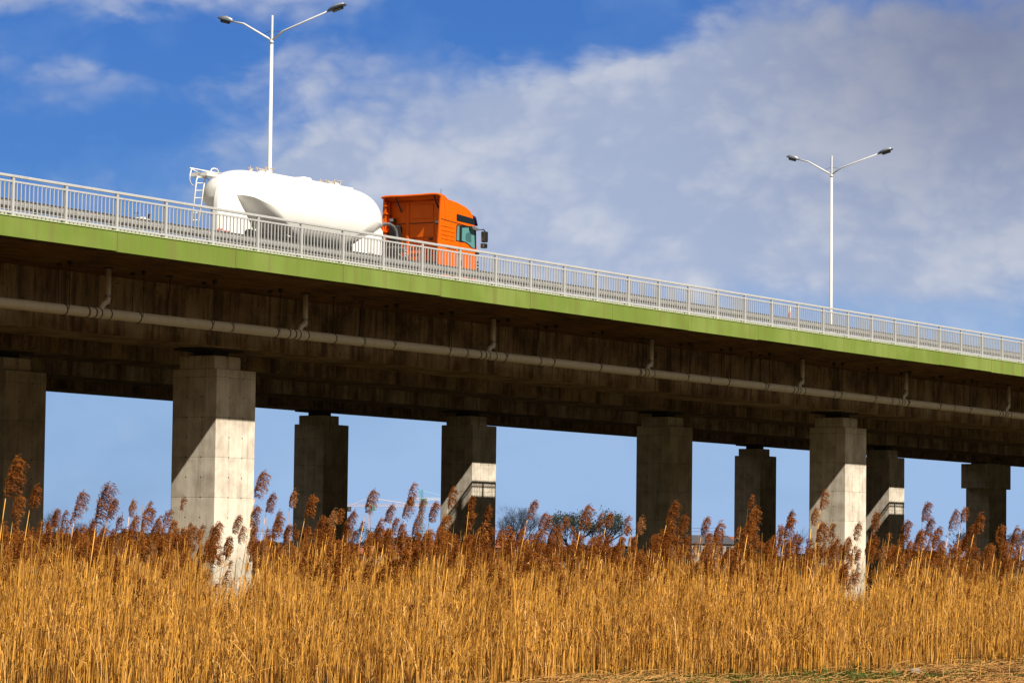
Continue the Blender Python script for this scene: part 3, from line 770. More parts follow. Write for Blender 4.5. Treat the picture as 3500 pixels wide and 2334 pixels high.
    for (v, z) in ((6.58, 1.72), (4.66, 1.58)):
        w = MB().box(xr - .24, xr - .06, yb(v) - .05, yb(v) + .13, Z(z) - .08, Z(z) + .07).build('work_lamp', 'trim', cab, bevel=.015)
        MB().box(xr - .255, xr - .243, yb(v) - .03, yb(v) + .11, Z(z) - .05, Z(z) + .05).build('lamp_glass', 'alu', w)
    for (v, z0, z1, dv) in ((6.35, 2.35, 2.02, .10), (4.78, 2.40, 2.08, -.08)):
        MB().bar((xr - .02, yb(v), Z(z1)), (xr - .36, yb(v), Z(z0 + .12)), .05).build('deflector_strut', 'trim', cab)
    # side details at Y(V0)
    ys_ = Y(V0)
    c2 = lambda x, y: at(1250 + x / 4.611, 620 + y / 4.611, V0)
    def side(name, pts, m_, t=.012, parent=cab, bevel=0, base=0.):
        P_ = [c2(*q) for q in pts]
        return MB().prism([(q.x - ox, q.z - oz) for q in P_], 'y', ys_ - t - base, ys_ + .004 - base).build(name, m_, parent, bevel=bevel)
    side('upper_window', [(1432, 525), (1440, 515), (1690, 588), (1704, 600), (1722, 680), (1715, 688), (1440, 622), (1432, 612)], 'glassdk', .010)
    wf = side('door_window', [(1430, 690), (1445, 680), (1640, 715), (1728, 745), (1738, 780), (1740, 1066), (1675, 1055), (1640, 1030), (1605, 990), (1560, 965), (1500, 960), (1425, 940), (1420, 925)], 'trim', .008)
    side('pane', [(1515, 735), (1620, 730), (1705, 785), (1715, 1058), (1672, 1045), (1635, 1005), (1590, 965), (1510, 935)], 'glass', .006, wf, base=.008)
    side('pane', [(1442, 700), (1472, 703), (1468, 940), (1428, 925)], 'glass', .006, wf, base=.008)
    side('seat', [(1585, 815), (1625, 808), (1655, 822), (1660, 965), (1610, 955), (1570, 930), (1568, 850)], 'seat', .004, wf, base=.012)
    for k, y in enumerate((690, 760, 826, 890)):
        P0 = [(1185, y - 14), (1395, y + 38), (1400, y + 56), (1180, y + 6)]
        side('side_rib', P0, 'orange', .014, bevel=.007)
    side('side_seam', [(1185, 592), (1435, 662), (1735, 748), (1735, 740), (1435, 654), (1185, 584)], 'trim', .010)
    side('door_seam', [(1484, 968), (1488, 968), (1492, 1350), (1487, 1350)], 'orangedk', .009)
    side('door_seam', [(1240, 280), (1246, 280), (1256, 590), (1250, 590)], 'orangedk', .009)
    side('vent_strip', [(1265, 1045), (1420, 1080), (1420, 1088), (1265, 1052)], 'trim', .010)
    side('door_handle', [(1486, 1240), (1506, 1244), (1508, 1325), (1488, 1320)], 'trim', .03)
    side('side_skirt', [(1190, 1320), (1540, 1395), (1540, 1450), (1190, 1400)], 'grey', .012)
    side('head_lamp', [(1718, 1105), (1772, 1120), (1776, 1155), (1722, 1150)], 'trim', .04, bevel=.012)
    m = MB()
    for k in range(5): z = Z(.32 - k * .12); m.box(X(98.02), X(98.06), -.9, .9, z, z + .06); m.box(X(97.86), X(98.05), ys_ - .014, ys_ + .02, z, z + .055)
    m.build('grille', 'trim', cab)
    P_ = [c2(*q) for q in ((1612, 702), (1660, 712), (1735, 752), (1748, 778), (1700, 782), (1650, 768), (1625, 740))]
    MB().prism([(q.x - ox, q.z - oz) for q in P_], 'y', ys_ - .16, ys_ - .02).build('wind_visor', 'grey', cab, bevel=.02)
    ma, mb_, mc = [Vector((c2(*q).x - ox, 0, c2(*q).z - oz)) for q in ((1745, 768), (1815, 765), (1832, 800))]
    ym = ys_ - .14
    MB().tube([(ma.x, ys_ + .02, ma.z), (mb_.x - .03, ym, mb_.z), (mc.x, ym, mc.z)], .022, 8).build('mirror_arm', 'trim', cab, smooth=True)
    q0, q1 = c2(1786, 790), c2(1842, 970)
    mi = MB().box(q0.x - ox + .02, q1.x - ox, ym - .10, ym + .08, q1.z - oz, q0.z - oz).build('mirror', 'trim', cab, bevel=.035, seg=3)
    MB().box(q0.x - ox + .012, q0.x - ox + .024, ym - .08, ym + .06, q1.z - oz + .04, q0.z - oz - .04).build('mirror_glass', 'mirror', mi)
    q0, q1 = c2(1775, 978), c2(1832, 1062)
    mi = MB().box(q0.x - ox + .02, q1.x - ox, ym - .10, ym + .08, q1.z - oz, q0.z - oz).build('mirror', 'trim', cab, bevel=.03, seg=3)
    MB().box(q0.x - ox + .012, q0.x - ox + .024, ym - .08, ym + .06, q1.z - oz + .03, q0.z - oz - .03).build('mirror_glass', 'mirror', mi)
    m = MB().prism([(X(97.74), Z(2.02)), (X(97.98), Z(1.96)), (X(98.12), Z(1.66)), (X(98.09), Z(1.66)), (X(97.94), Z(1.90)), (X(97.74), Z(1.96))], 'y', ys_ + .08, Y(V1) - .08); m.build('sun_visor', 'visor', cab)
    m = MB().tube([(X(96.0), ys_ + .3, Z(2.4)), (X(96.0), ys_ + .3, Z(2.78))], .008, 5); m.build('antenna', 'trim', cab)
    # hoses between tank and cab
    m = MB(); pt = lambda x, y, v=6.0: LP(1250 + x / 4.611, 620 + y / 4.611, v)
    m.tube([pt(150, 760), pt(200, 700), pt(290, 668), pt(370, 672), pt(440, 715), pt(480, 790), pt(492, 870), pt(486, 950)], .055, 10)
    m.build('air_hose', 'grey', root, smooth=True)
    m = MB(); m.tube([pt(170, 745), pt(215, 718), pt(300, 685), pt(360, 690)], .02, 8); m.build('air_hose', 'whitem', root, smooth=True)
    m = MB()
    rr = random.Random(3)
    for k in range(9):
        x0 = 560 + rr.uniform(-50, 90); m.tube([pt(x0, 1060 + rr.uniform(-40, 60), 5.4), pt(x0 + rr.uniform(-20, 60), 1150 + rr.uniform(-30, 40), 5.2), pt(x0 + rr.uniform(20, 100), 1260 + rr.uniform(-20, 20), 5.3)], .02, 6)
    m.build('coiled_line', 'alu', root, smooth=True)
    m = MB(); a, b = pt(400, 1025, 5.2), pt(640, 1075, 5.2); m.box(a[0], b[0], a[1] - .1, a[1] + .3, b[2], a[2]); m.box(X(93.2), X(95.5), -.45, .45, .95, 1.08); m.build('deck_plate', 'alu', root)
    m = MB().box(X(92.6), X(97.8), -.42, .42, .62, .9); m.box(X(94.4), X(95.9), -1.15, -.6, .45, 1.0); m.box(X(94.4), X(95.9), .6, 1.15, .45, 1.0); m.build('cab_chassis', 'chassis', root)
    m = MB().cyl((X(93.9), -1.02, .50), 'y', .60, .42, 18); 
    return root
make_truck()

# ------------------------------------------------------------------ reeds
def ribbon_stalks(rng, bx, by, h, lean_x, lean_y, rad, segs=3):
    """three-sided tapering stalks -> verts, quads"""
    n = len(bx); t = np.linspace(0, 1, segs + 1)
    cx = bx[:, None] + lean_x[:, None] * t[None] ** 1.8
    cy = by[:, None] + lean_y[:, None] * t[None] ** 1.8
    cz = h[:, None] * t[None]
    jit = rng.normal(0, .012, (n, segs + 1)) * t[None]
    cx = cx + jit
    rr = rad[:, None] * (1 - .55 * t[None])
    a0 = rng.uniform(0, 6.28, n)
    V = np.zeros((n, segs + 1, 3, 3))
    for k in range(3):
        a = a0 + k * 2.0944
        V[:, :, k, 0] = cx + rr * np.cos(a)[:, None]; V[:, :, k, 1] = cy + rr * np.sin(a)[:, None]; V[:, :, k, 2] = cz
    base = (np.arange(n) * (segs + 1) * 3)[:, None, None]
    q = []
    for s in range(segs):
        for k in range(3):
            k2 = (k + 1) % 3; q.append([s * 3 + k, s * 3 + k2, (s + 1) * 3 + k2, (s + 1) * 3 + k])
    Q = (base + np.array(q)[None]).reshape(-1, 4)
    return V.reshape(-1, 3), Q
def leaves(rng, px, py, pz, length, width, az, droop, segs=3):
    """bent leaf ribbons"""
    n = len(px); t = np.linspace(0, 1, segs + 1)
    d = np.stack([np.cos(az), np.sin(az)], 1)
    up = rng.uniform(-.5, 1.2, n)
    V = np.zeros((n, segs + 1, 2, 3))
    for i, tt in enumerate(t):
        hx = length * tt
        zz = pz + up * hx - droop * hx * tt * 1.8
        w = width * (1 - tt) ** .6 * .5 + .0006
        tw = rng.uniform(-.5, .5, n) * .3
        for k, s in ((0, -1), (1, 1)):
            V[:, i, k, 0] = px + d[:, 0] * hx * .8 - d[:, 1] * w * s
            V[:, i, k, 1] = py + d[:, 1] * hx * .8 + d[:, 0] * w * s
            V[:, i, k, 2] = zz + w * s * tw * 2
    base = (np.arange(n) * (segs + 1) * 2)[:, None, None]
    q = [[i * 2, i * 2 + 1, i * 2 + 3, i * 2 + 2] for i in range(segs)]
    return V.reshape(-1, 3), (base + np.array(q)[None]).reshape(-1, 4)

WIND = np.array([.60, -.55])       # the reeds bend this way (to the right as seen from the path)
def plume_arrays(rng, size=.30, nb=86, ns=9, w=.0048):
    """one feathery panicle: returns (k,4,3) quads, foot at the origin"""
    out = []
    wd = WIND / np.linalg.norm(WIND)
    L = size
    def axis(t):            # nodding main axis
        b = .30 * L * t ** 2.0
        return np.array([wd[0] * b, wd[1] * b, L * (t - .18 * t ** 3)])
    for i in range(nb):
        t0 = (i + rng.random()) / nb * .93 + .03
        p = axis(t0)
        a = rng.uniform(0, 2 * np.pi); side = np.array([np.cos(a), np.sin(a)]) * .85 + wd * .65
        ln = L * (.50 * (1 - .50 * t0) * (.35 + .65 * math.sin(min(1, t0 * 2.2) * 1.57))) * rng.uniform(.7, 1.25)
        v = np.array([side[0] * .75, side[1] * .75, .85]); v /= np.linalg.norm(v)
        st = ln / ns
        for k in range(ns):
            # gravity bends the branch
            v = v + np.array([wd[0] * .10, wd[1] * .10, -.26]); v /= np.linalg.norm(v)
            q = p + v * st
            for r2 in range(2):
                dr = v + rng.normal(0, .55, 3); dr /= np.linalg.norm(dr); nl = st * rng.uniform(1.0, 1.7)
                sd = np.cross(dr, rng.normal(0, 1, 3)); sd /= np.linalg.norm(sd) + 1e-9
                ww = w * rng.uniform(.6, 1.3)
                s0 = p + rng.normal(0, .003, 3)
                out.append([s0 - sd * ww * .5, s0 + sd * ww * .5, s0 + dr * nl + sd * ww * .35, s0 + dr * nl - sd * ww * .35])
            p = q
    return np.array(out)
rng = np.random.default_rng(11)
plume_lib = [plume_arrays(rng, s) for s in (.30, .33, .27, .36, .30, .25, .38, .31)]
plume_lo = [plume_arrays(rng, s, nb=34, ns=6, w=.0085) for s in (.30, .26, .33, .28, .24, .35)]

fh = np.array([f_.x, f_.y]); fh /= np.linalg.norm(fh); rh = np.array([fh[1], -fh[0]])
CX, CY = CAM.x, CAM.y
def field(n, d0, d1, pw=1.0, margin=1.10):
    """random spots seen by the photo between two distances"""
    q = rng.random(n); d = d0 + (d1 - d0) * q ** pw
    half = 1750 / FPX * margin
    s = rng.uniform(-half, half, n) * d
    # push tests by a ragged front edge
    return d, s, CX + fh[0] * d + rh[0] * s, CY + fh[1] * d + rh[1] * s
def front_edge(px):      # ground distance of the reed bed's front edge for an image column
    return np.interp(px, [0, 1200, 1750, 2000, 2600, 3000, 3500], [36, 38.5, 41.2, 45.2, 46.2, 49.0, 55.0])
def thin(px):            # the bed is lower and thinner in front of the two sunlit piers
    return ((px > 690) & (px < 885)) | ((px > 2870) & (px < 2985))
def is_pier(x, y):
    m = np.zeros(len(x), bool)
    for st in range(3):
        for v in VR: m |= (x > UA + st * L - .1) & (x < UA + st * L + 2.2) & (y > v - .1) & (y < v + 1.9)
    return m
vs_, qs_ = [], []; off = 0
def acc(V, Q):
    global off
    vs_.append(V); qs_.append(Q + off); off += len(V)
def stalk_set(n, d0, d1, hm, hs, rm, pw=1.0):
    d, s, x, y = field(n, d0, d1, pw)
    px = 1750 + s / d * FPX
    fe = front_edge(px) - .9 + .4 * np.sin(x * 1.7) + .3 * np.sin(x * 4.1 + 1)
    keep = d > fe
    edge = np.clip((d - fe) / 1.6, 0, 1)
    keep &= ~(thin(px) & (rng.random(len(d)) < .45))
    d, x, y, edge, px = d[keep], x[keep], y[keep], edge[keep], px[keep]
    n = len(d)
    h = rng.normal(hm, hs, n) * (.62 + .38 * edge) * (1 + .08 * np.sin(x * .9) + .07 * np.sin(y * 1.3 + x * .4) + .06 * np.sin(x * 3.1 + y * 2.2)); h = np.clip(h, .35, 2.2); h = np.where(thin(px), h * .72, h)
    ln = rng.normal(.10, .10, n); la = rng.normal(0, .10, n)
    odd = rng.random(n) < .09
    ln = np.where(odd, rng.normal(0, .7, n), ln); h = np.where(odd, h * .9, h)
    lx = WIND[0] * ln + la * .7; ly = WIND[1] * ln + la * .5
    acc(*ribbon_stalks(rng, x, y, h, lx, ly, rng.uniform(.6, 1.5, n) * rm))
    return x, y, h, lx, ly
sets = [stalk_set(10500, 35, 50, 1.27, .22, .0062), stalk_set(12500, 46, 62, 1.27, .22, .0064), stalk_set(10500, 60, 82, 1.22, .2, .0068), stalk_set(4500, 82, 108, 1.05, .2, .007)]
tag(big_mesh('reed_stalks', np.concatenate(vs_), np.concatenate(qs_), 'stalk', kind='stuff'), 'dense bed of golden dry reed stalks in front of the viaduct', 'reeds')
vs_, qs_ = [], []; off = 0
for x, y, h, lx, ly in sets[:3]:
    n = int(len(x) * .6); idx = rng.integers(0, len(x), n); t = rng.uniform(.25, 1.0, n)
    acc(*leaves(rng, x[idx] + lx[idx] * t ** 1.8, y[idx] + ly[idx] * t ** 1.8, h[idx] * t, rng.uniform(.08, .34, n), rng.uniform(.006, .016, n), rng.uniform(0, 6.28, n), rng.uniform(.2, 1.6, n)))
# big pale leaves standing out
x, y, h, lx, ly = sets[0]; n = 700; idx = rng.integers(0, len(x), n); t = rng.uniform(.4, 1.0, n)
acc(*leaves(rng, x[idx], y[idx], h[idx] * t, rng.uniform(.25, .6, n), rng.uniform(.012, .022, n), rng.uniform(0, 6.28, n), rng.uniform(.1, 1.2, n)))
tag(big_mesh('reed_leaves', np.concatenate(vs_), np.concatenate(qs_), 'leaf', kind='stuff'), 'dry straw-coloured leaves among the reed stalks', 'reeds')

# plumes in the mass of the reed bed (too many to count)
vs_, qs_ = [], []; off = 0
stx = []
def plume_mass(n, d0, d1, hm, hs):
    d, s, x, y = field(n, d0, d1); px = 1750 + s / d * FPX
    keep = (d > front_edge(px) + 1.5) & ~(thin(px) & (rng.random(len(d)) < .8))
    for xx, yy, dd in zip(x[keep], y[keep], d[keep]):
        hh = max(.8, rng.normal(hm, hs) + .08 * math.sin(xx * 1.3) + .07 * math.sin(yy * 1.1 + xx)); P_ = plume_lo[rng.integers(0, len(plume_lo))]
        a = rng.uniform(-.6, .6); ca, sa = math.cos(a), math.sin(a); k = rng.uniform(.75, 1.15)
        Q = P_ * k; X_ = Q[..., 0] * ca - Q[..., 1] * sa; Y_ = Q[..., 0] * sa + Q[..., 1] * ca
        lx, ly = WIND[0] * .22, WIND[1] * .22
        V = np.stack([X_ + xx + lx, Y_ + yy + ly, Q[..., 2] + hh - .3], -1).reshape(-1, 3)
        acc(V, np.arange(len(V)).reshape(-1, 4)); stx.append((xx, yy, hh - .28, lx, ly))
plume_mass(800, 41, 56, 1.60, .32); plume_mass(1050, 54, 74, 1.68, .30); plume_mass(600, 70, 100, 1.80, .24)
tag(big_mesh('reed_plumes', np.concatenate(vs_), np.concatenate(qs_), 'plume', kind='stuff'), 'rust-brown mass of reed plumes along the top of the bed', 'reeds')
S = np.array(stx); V, Q = ribbon_stalks(rng, S[:, 0], S[:, 1], S[:, 2], S[:, 3], S[:, 4], np.full(len(S), .0045))
tag(big_mesh('plumed_stalks', V, Q, 'stalk', kind='stuff'), 'thin stalks carrying the farther reed plumes', 'reeds')

# single plumed reeds ---------------------------------------------------------
def reed_proto(i, m):
    root = empty('plumed_reed')
    P_ = plume_lib[i % len(plume_lib)]; q = P_.reshape(-1, 3).copy(); q[:, 2] += .0
    st = MB(); wd = WIND / np.linalg.norm(WIND)
    h = 1.0
    path = [(wd[0] * .26 * (t ** 2 - 1), wd[1] * .26 * (t ** 2 - 1), (t - 1) * 3.0) for t in np.linspace(0, 1, 8)]
    st.tube(path, [.0065 - .0032 * t for t in np.linspace(0, 1, 8)], 5)
    so_ = st.build('stalk', 'stalk', root, smooth=True)
    pl = big_mesh('plume', q, np.arange(len(q)).reshape(-1, 4), m, root)
    vv, qq = leaves(rng, np.array([-.05]), np.array([.04]), np.array([-.35 - .1 * (i % 3)]), np.array([.3]), np.array([.014]), np.array([rng.uniform(-1.5, .5)]), np.array([.7]))
    big_mesh('leaf', vv, qq, 'leaf', root)
    return root
protos = [reed_proto(i, 'plume2' if i in (5,) else 'plume') for i in range(8)]
used = [False] * 8
def place_reed(px, py, dist, k=None, scale=1.0, label=None, rz=None):
    """px,py = pixel of the plume's top"""
    k = rnd.randrange(8) if k is None else k
    p = atd(px, py, dist); sz = (.30, .33, .27, .36, .30, .25, .38, .31)[k] * .84 * scale
    o = protos[k] if not used[k] else copy_tree(protos[k]); used[k] = True
    o.location = (p.x, p.y, p.z - sz); o.scale = (scale,) * 3
    # the 3 m stalk of the original always reaches below the ground
    o.rotation_euler = (rnd.uniform(-.07, .07), rnd.uniform(-.05, .09), rnd.uniform(-.5, .5) if rz is None else rz)
    tag(o, label or 'dry reed with a rusty feathery plume standing among its like in the bed', 'reed', 'plumed reeds standing out of the bed')
    return o
named = [
 (22, 1568, 40, 6, 1.5, 'big bushy reed plume at the left edge before the shaded pier'),
 (103, 1662, 42, 0, 1.15, 'round reed plume in front of the shaded left-edge pier'),
 (257, 1682, 42, 3, 1.1, 'spiky upright reed plume against sky just right of the left-edge pier'),
 (330, 1660, 40, 6, 1.5, 'large dark double-headed reed plume rising into the sky at left'),
 (368, 1706, 41, 2, 1.1, 'small plume jutting right beside the large dark double plume'),
 (442, 1710, 46, 5, 1.1, 'pale brown plume on a thin stalk, midway to the big sunlit pier'),
 (485, 1732, 44, 0, 1.3, 'broad round plume standing alone left of the big sunlit pier'),
 (872, 1612, 46, 3, 1.25, 'tallest reed, plume crossing the right edge of the big sunlit pier'),
 (857, 1732, 46, 1, 1.1, 'plume on the lit face of the big pier, below the tallest reed'),
 (795, 1762, 46, 7, 1.0, 'plume leaning over the lit face of the big pier, mid height'),
 (910, 1687, 48, 4, 1.15, 'dark plume against sky just right of the big sunlit pier'),
 (990, 1680, 50, 5, 1.2, 'pale curled plume against sky left of the slim black pier'),
 (1043, 1694, 48, 1, 1.2, 'orange lit plume before the black face of the slim black pier'),
 (1250, 1675, 50, 3, 1.2, 'long narrow plume right of the slim black pier, near the orange crane'),
 (1376, 1696, 50, 6, 1.1, 'wide feathery plume between the two cranes'),
 (1432, 1705, 50, 4, 1.0, 'plume standing below the teal crane mast'),
 (1532, 1670, 48, 0, 1.15, 'bright orange plume on the black side of the railing-shadow pier'),
 (1602, 1696, 50, 2, 1.0, 'small curled plume at the corner of the railing-shadow pier'),
 (1656, 1729, 50, 4, .95, 'small plume before the lit patch of the railing-shadow pier'),
 (1803, 1710, 48, 7, 1.1, 'dark plume in front of the bare round tree'),
 (1983, 1726, 48, 3, 1.25, 'long dark plume in front of the green budding tree, left side'),
 (2070, 1752, 50, 2, 1.0, 'small plume in front of the green budding tree, right side'),
 (2278, 1712, 48, 6, 1.1, 'tall bright plume on the shaded brown pier'),
 (2397, 1768, 50, 7, 1.1, 'feathery plume against sky right of the shaded brown pier'),
 (2556, 1731, 48, 3, 1.3, 'wide orange plume before the right-hand slim black pier'),
 (2804, 1680, 50, 0, 1.1, 'high dark plume before the shaded face of the right-hand sunlit pier'),
 (2689, 1747, 52, 4, 1.1, 'windblown plume against sky left of the right-hand sunlit pier'),
 (2920, 1789, 54, 7, 1.1, 'feathery plume on the lit face of the right-hand sunlit pier'),
 (3152, 1718, 52, 1, 1.15, 'plume on a long slanting stalk, alone in the right-hand sky gap'),
 (3243, 1744, 54, 6, 1.1, 'loose ragged plume in the middle of the right-hand sky gap'),
 (3285, 1734, 54, 2, 1.1, 'small curled plume just left of the T-headed pier'),
 (3457, 1801, 56, 0, 1.1, 'plume against sky right of the T-headed pier')]
for a in named: place_reed(*a)
extra = [(45, 1695), (180, 1742), (575, 1780), (517, 1777), (440, 1775), (720, 1782), (1315, 1724), (1467, 1717), (1591, 1747), (1149, 1738), (1081, 1764), (1123, 1745),
 (1840, 1752), (1871, 1799), (2180, 1768), (2322, 1761), (2444, 1785), (2262, 1785), (2774, 1736), (2681, 1769), (2790, 1785), (2836, 1789), (2980, 1750), (3162, 1771), (3328, 1757), (3287, 1797),
 (3186, 1801), (3403, 1795), (3077, 1779), (3490, 1803), (930, 1760), (1180, 1745), (1410, 1760), (1500, 1760), (1340, 1770), (2060, 1830), (1900, 1820), (2530, 1790), (3120, 1810), (700, 1850)]
for px, py in extra: place_reed(px, py, rnd.uniform(45, 54), scale=rnd.uniform(.95, 1.25))
for k in range(185):
    px = rnd.uniform(-20, 3520)
    base = np.interp(px, [0, 400, 900, 1600, 2300, 3500], [1790, 1800, 1795, 1800, 1822, 1838])
    py = base + abs(rnd.gauss(0, 48)); 
    if k % 7 == 0: py += rnd.uniform(40, 420)
    d = rnd.uniform(max(41.5, float(front_edge(px)) + 1), 62)
    place_reed(px, py, d, scale=rnd.uniform(.85, 1.2))

# fallen straw, grass at the front ------------------------------------------------
d, s, x, y = field(17000, 38, 60); px = 1750 + s / d * FPX; fe = front_edge(px)
keep = (d < fe - .2) & (d > fe - 16) & (px > 1300 + rng.normal(0, 250, len(px))) & ((np.sin(x * .55 + 1.3) * np.sin(y * .8 + x * .22) + .45 * np.sin(x * 2.1 + y) < .0) | (rng.random(len(x)) < .18)); x, y, d, fe = x[keep], y[keep], d[keep], fe[keep]; n = len(x)
az = rng.normal(.2, .9, n); ln = rng.uniform(.15, .9, n)
A0 = np.stack([x, y, rng.uniform(.0, .07, n)], 1); dd = np.stack([np.cos(az) * ln, np.sin(az) * ln, rng.normal(.02, .08, n) * ln], 1)
w = rng.uniform(.004, .010, n)[:, None]; sd = np.stack([-np.sin(az), np.cos(az), np.full(n, .6)], 1); sd /= np.linalg.norm(sd, axis=1)[:, None]
mid = A0 + dd * .5 + np.stack([np.zeros(n), np.zeros(n), rng.uniform(0, .05, n)], 1) + sd * rng.normal(0, .05, (n, 1))
V = np.stack([A0 - sd * w, A0 + sd * w, mid + sd * w, mid - sd * w, A0 + dd + sd * w * .5, A0 + dd - sd * w * .5], 1).reshape(-1, 3)
b = (np.arange(n) * 6)[:, None, None]; Q = (b + np.array([[0, 1, 2, 3], [3, 2, 4, 5]])[None]).reshape(-1, 4)
tag(big_mesh('fallen_straw', V, Q, 'straw', kind='stuff'), 'flattened straw and broken reeds along the front of the bed', 'straw')
d, s, x, y = field(110000, 38, 60); px = 1750 + s / d * FPX; fe = front_edge(px)
patch = np.sin(x * .55 + 1.3) * np.sin(y * .8 + x * .22) + .45 * np.sin(x * 2.1 + y)
keep = (d < fe + .5) & (d > fe - 12) & (patch > .05) & (px > 1850 + rng.normal(0, 150, len(px))) & (d < fe - .3); x, y = x[keep], y[keep]; n = len(x)
V, Q = leaves(rng, x, y, np.zeros(n), rng.uniform(.14, .34, n), rng.uniform(.010, .016, n), rng.uniform(0, 6.28, n), rng.uniform(.2, 1.0, n))
tag(big_mesh('fresh_grass', V, Q, 'grass', kind='stuff'), 'patches of fresh green grass at the foot of the reeds', 'grass')
import bmesh
p = atd(3128, 2296, 49.0)
bm = bmesh.new(); bmesh.ops.create_icosphere(bm, subdivisions=3, radius=1)
for v in bm.verts:
    nz = math.sin(v.co.x * 5.1 + 1) * math.cos(v.co.y * 4.3) * .13 + math.sin(v.co.z * 7 + v.co.x * 3) * .07
    v.co *= 1 + nz; v.co.x *= .10; v.co.y *= .08; v.co.z *= .05
me = bpy.data.meshes.new('stone'); bm.to_mesh(me); bm.free(); me.materials.append(M['stone'])
o = bpy.data.objects.new('stone', me); C.objects.link(o); dd_ = ray(3128, 2296); t_ = (.07 - CAM.z) / dd_.z; q_ = CAM + dd_ * t_; o.location = (q_.x, q_.y, .08)
tag(o, 'pale stone lying in the straw near the bottom right corner', 'stone')

# ------------------------------------------------------------------ background
def grow(mb, p, d, length, rad, depth, rr, spread, up, tips):
    n = 3; path = [p]; q = Vector(p); dd = Vector(d)
    for k in range(n):
        dd = (dd + Vector((rr.gauss(0, .12), rr.gauss(0, .12), rr.gauss(0, .08) + up))).normalized()
        q = q + dd * (length / n); path.append(q.copy())
    mb.tube(path, [rad * (1 - .45 * k / n) for k in range(n + 1)], 5 if depth > 2 else 3, cap=False)
    if depth == 0: tips.append(q.copy()); return
    for k in range(rr.choice((2, 3, 3)) if depth < 6 else 4):
        a = rr.uniform(0, 6.28); sp = rr.uniform(.5, 1.0) * spread
        side = Vector((math.cos(a), math.sin(a), rr.uniform(-.2, .4)))
        nd = (dd + side * sp).normalized()
        t = rr.uniform(.55, 1.0); base = path[1].lerp(path[3], t) if depth < 6 else path[3].lerp(path[2], rr.random() * .5)
        grow(mb, base, nd, length * rr.uniform(.66, .86), rad * .56, depth - 1, rr, spread, up, tips)
def tree(px, dist, top_y, width, depth, seed, label, leaf=None, wood='twig', ntw=1.0, cat='tree', trunk=.22):
    rr = random.Random(seed); base = atd(px, 1897, dist); top = atd(px, top_y, dist); H = top.z
    root = empty('tree', (base.x, base.y, 0)); m = MB(); tips = []
    lg = H * trunk
    grow(m, Vector((0, 0, 0)), Vector((0, 0, 1)), lg, H * .022, depth, rr, width, .03, tips)
    mx = max(v[2] for v in m.v); k = H / mx
    m.v = [(a * k, b * k, c * k) for a, b, c in m.v]; tips = [t * k for t in tips]
    m.build('trunk', wood, root)
    g2 = np.random.default_rng(seed)
    T = np.array([(t.x, t.y, t.z) for t in tips])
    if leaf:
        n = int(len(T) * ntw); c = T[g2.integers(0, len(T), n)] + g2.normal(0, H * .022, (n, 3))
        a = g2.normal(0, 1, (n, 3)); a /= np.linalg.norm(a, axis=1)[:, None]; b = np.cross(a, g2.normal(0, 1, (n, 3))); b /= np.linalg.norm(b, axis=1)[:, None]
        s = g2.uniform(.006, .012, (n, 1)) * H
        V = np.stack([c - a * s - b * s, c + a * s - b * s * .6, c + a * s + b * s, c - a * s * .6 + b * s], 1).reshape(-1, 3)
        big_mesh('crown', V, np.arange(len(V)).reshape(-1, 4), leaf, root)
    tag(root, label, cat, 'trees beyond the viaduct')
tree(1768, 560, 1716, .75, 8, 5, 'bare round-crowned tree between the reeds, left of the green budding tree')
tree(1975, 560, 1742, .85, 7, 8, 'green budding tree, left half of the leafy pair between the piers', 'spring', ntw=.8, trunk=.16)
tree(2065, 560, 1732, .85, 7, 21, 'green budding tree, right half of the leafy pair, wider crown', 'spring', ntw=.8, trunk=.16)
tree(2712, 520, 1790, .6, 6, 31, 'slim bare tree just left of the right-hand sunlit pier', None)
tree(3260, 560, 1812, .9, 6, 41, 'dark bare bush by the left side of the T-headed pier', 'wood', ntw=2)
tree(3480, 560, 1822, .8, 6, 43, 'dark bare tree at the right edge beyond the reeds', 'wood', ntw=2)
tree(210, 480, 1735, .8, 6, 51, 'bare twiggy tree beyond the reeds at left, next to the left-edge pier', None)
tree(292, 520, 1768, .8, 6, 53, 'lower twiggy tree right of the taller one at left', None)
tree(1010, 560, 1790, .8, 6, 57, 'bare tree low behind plumes, left of the slim black pier', 'wood', ntw=2)
tree(1225, 560, 1790, .8, 6, 58, 'bare tree below the orange crane', 'wood', ntw=2)
# far wood on the horizon
g2 = np.random.default_rng(5); n = 60000
pxs = g2.uniform(-150, 3650, n); hp = 1848 + 9 * np.sin(pxs / 130) + 8 * np.sin(pxs / 47 + 1) + 5 * np.sin(pxs / 19) + (pxs - 1750) * .012
dist = g2.uniform(640, 720, n); ang = (pxs - 1750) / FPX
hh = (1897 - hp) / FPX * dist + 1.6; zz = hh * g2.random(n) ** .6
X_ = CX + fh[0] * dist + rh[0] * ang * dist; Y_ = CY + fh[1] * dist + rh[1] * ang * dist
c = np.stack([X_, Y_, np.maximum(zz, .2)], 1); a = g2.normal(0, 1, (n, 3)); a /= np.linalg.norm(a, axis=1)[:, None]; b = np.cross(a, g2.normal(0, 1, (n, 3))); b /= np.linalg.norm(b, axis=1)[:, None]; s = g2.uniform(.12, .40, (n, 1))
V = np.stack([c - a * s - b * s, c + a * s - b * s * .6, c + a * s + b * s, c - a * s * .6 + b * s], 1).reshape(-1, 3)
tag(big_mesh('far_wood', V, np.arange(len(V)).reshape(-1, 4), 'wood', kind='stuff'), 'dark line of distant wood along the horizon', 'wood')

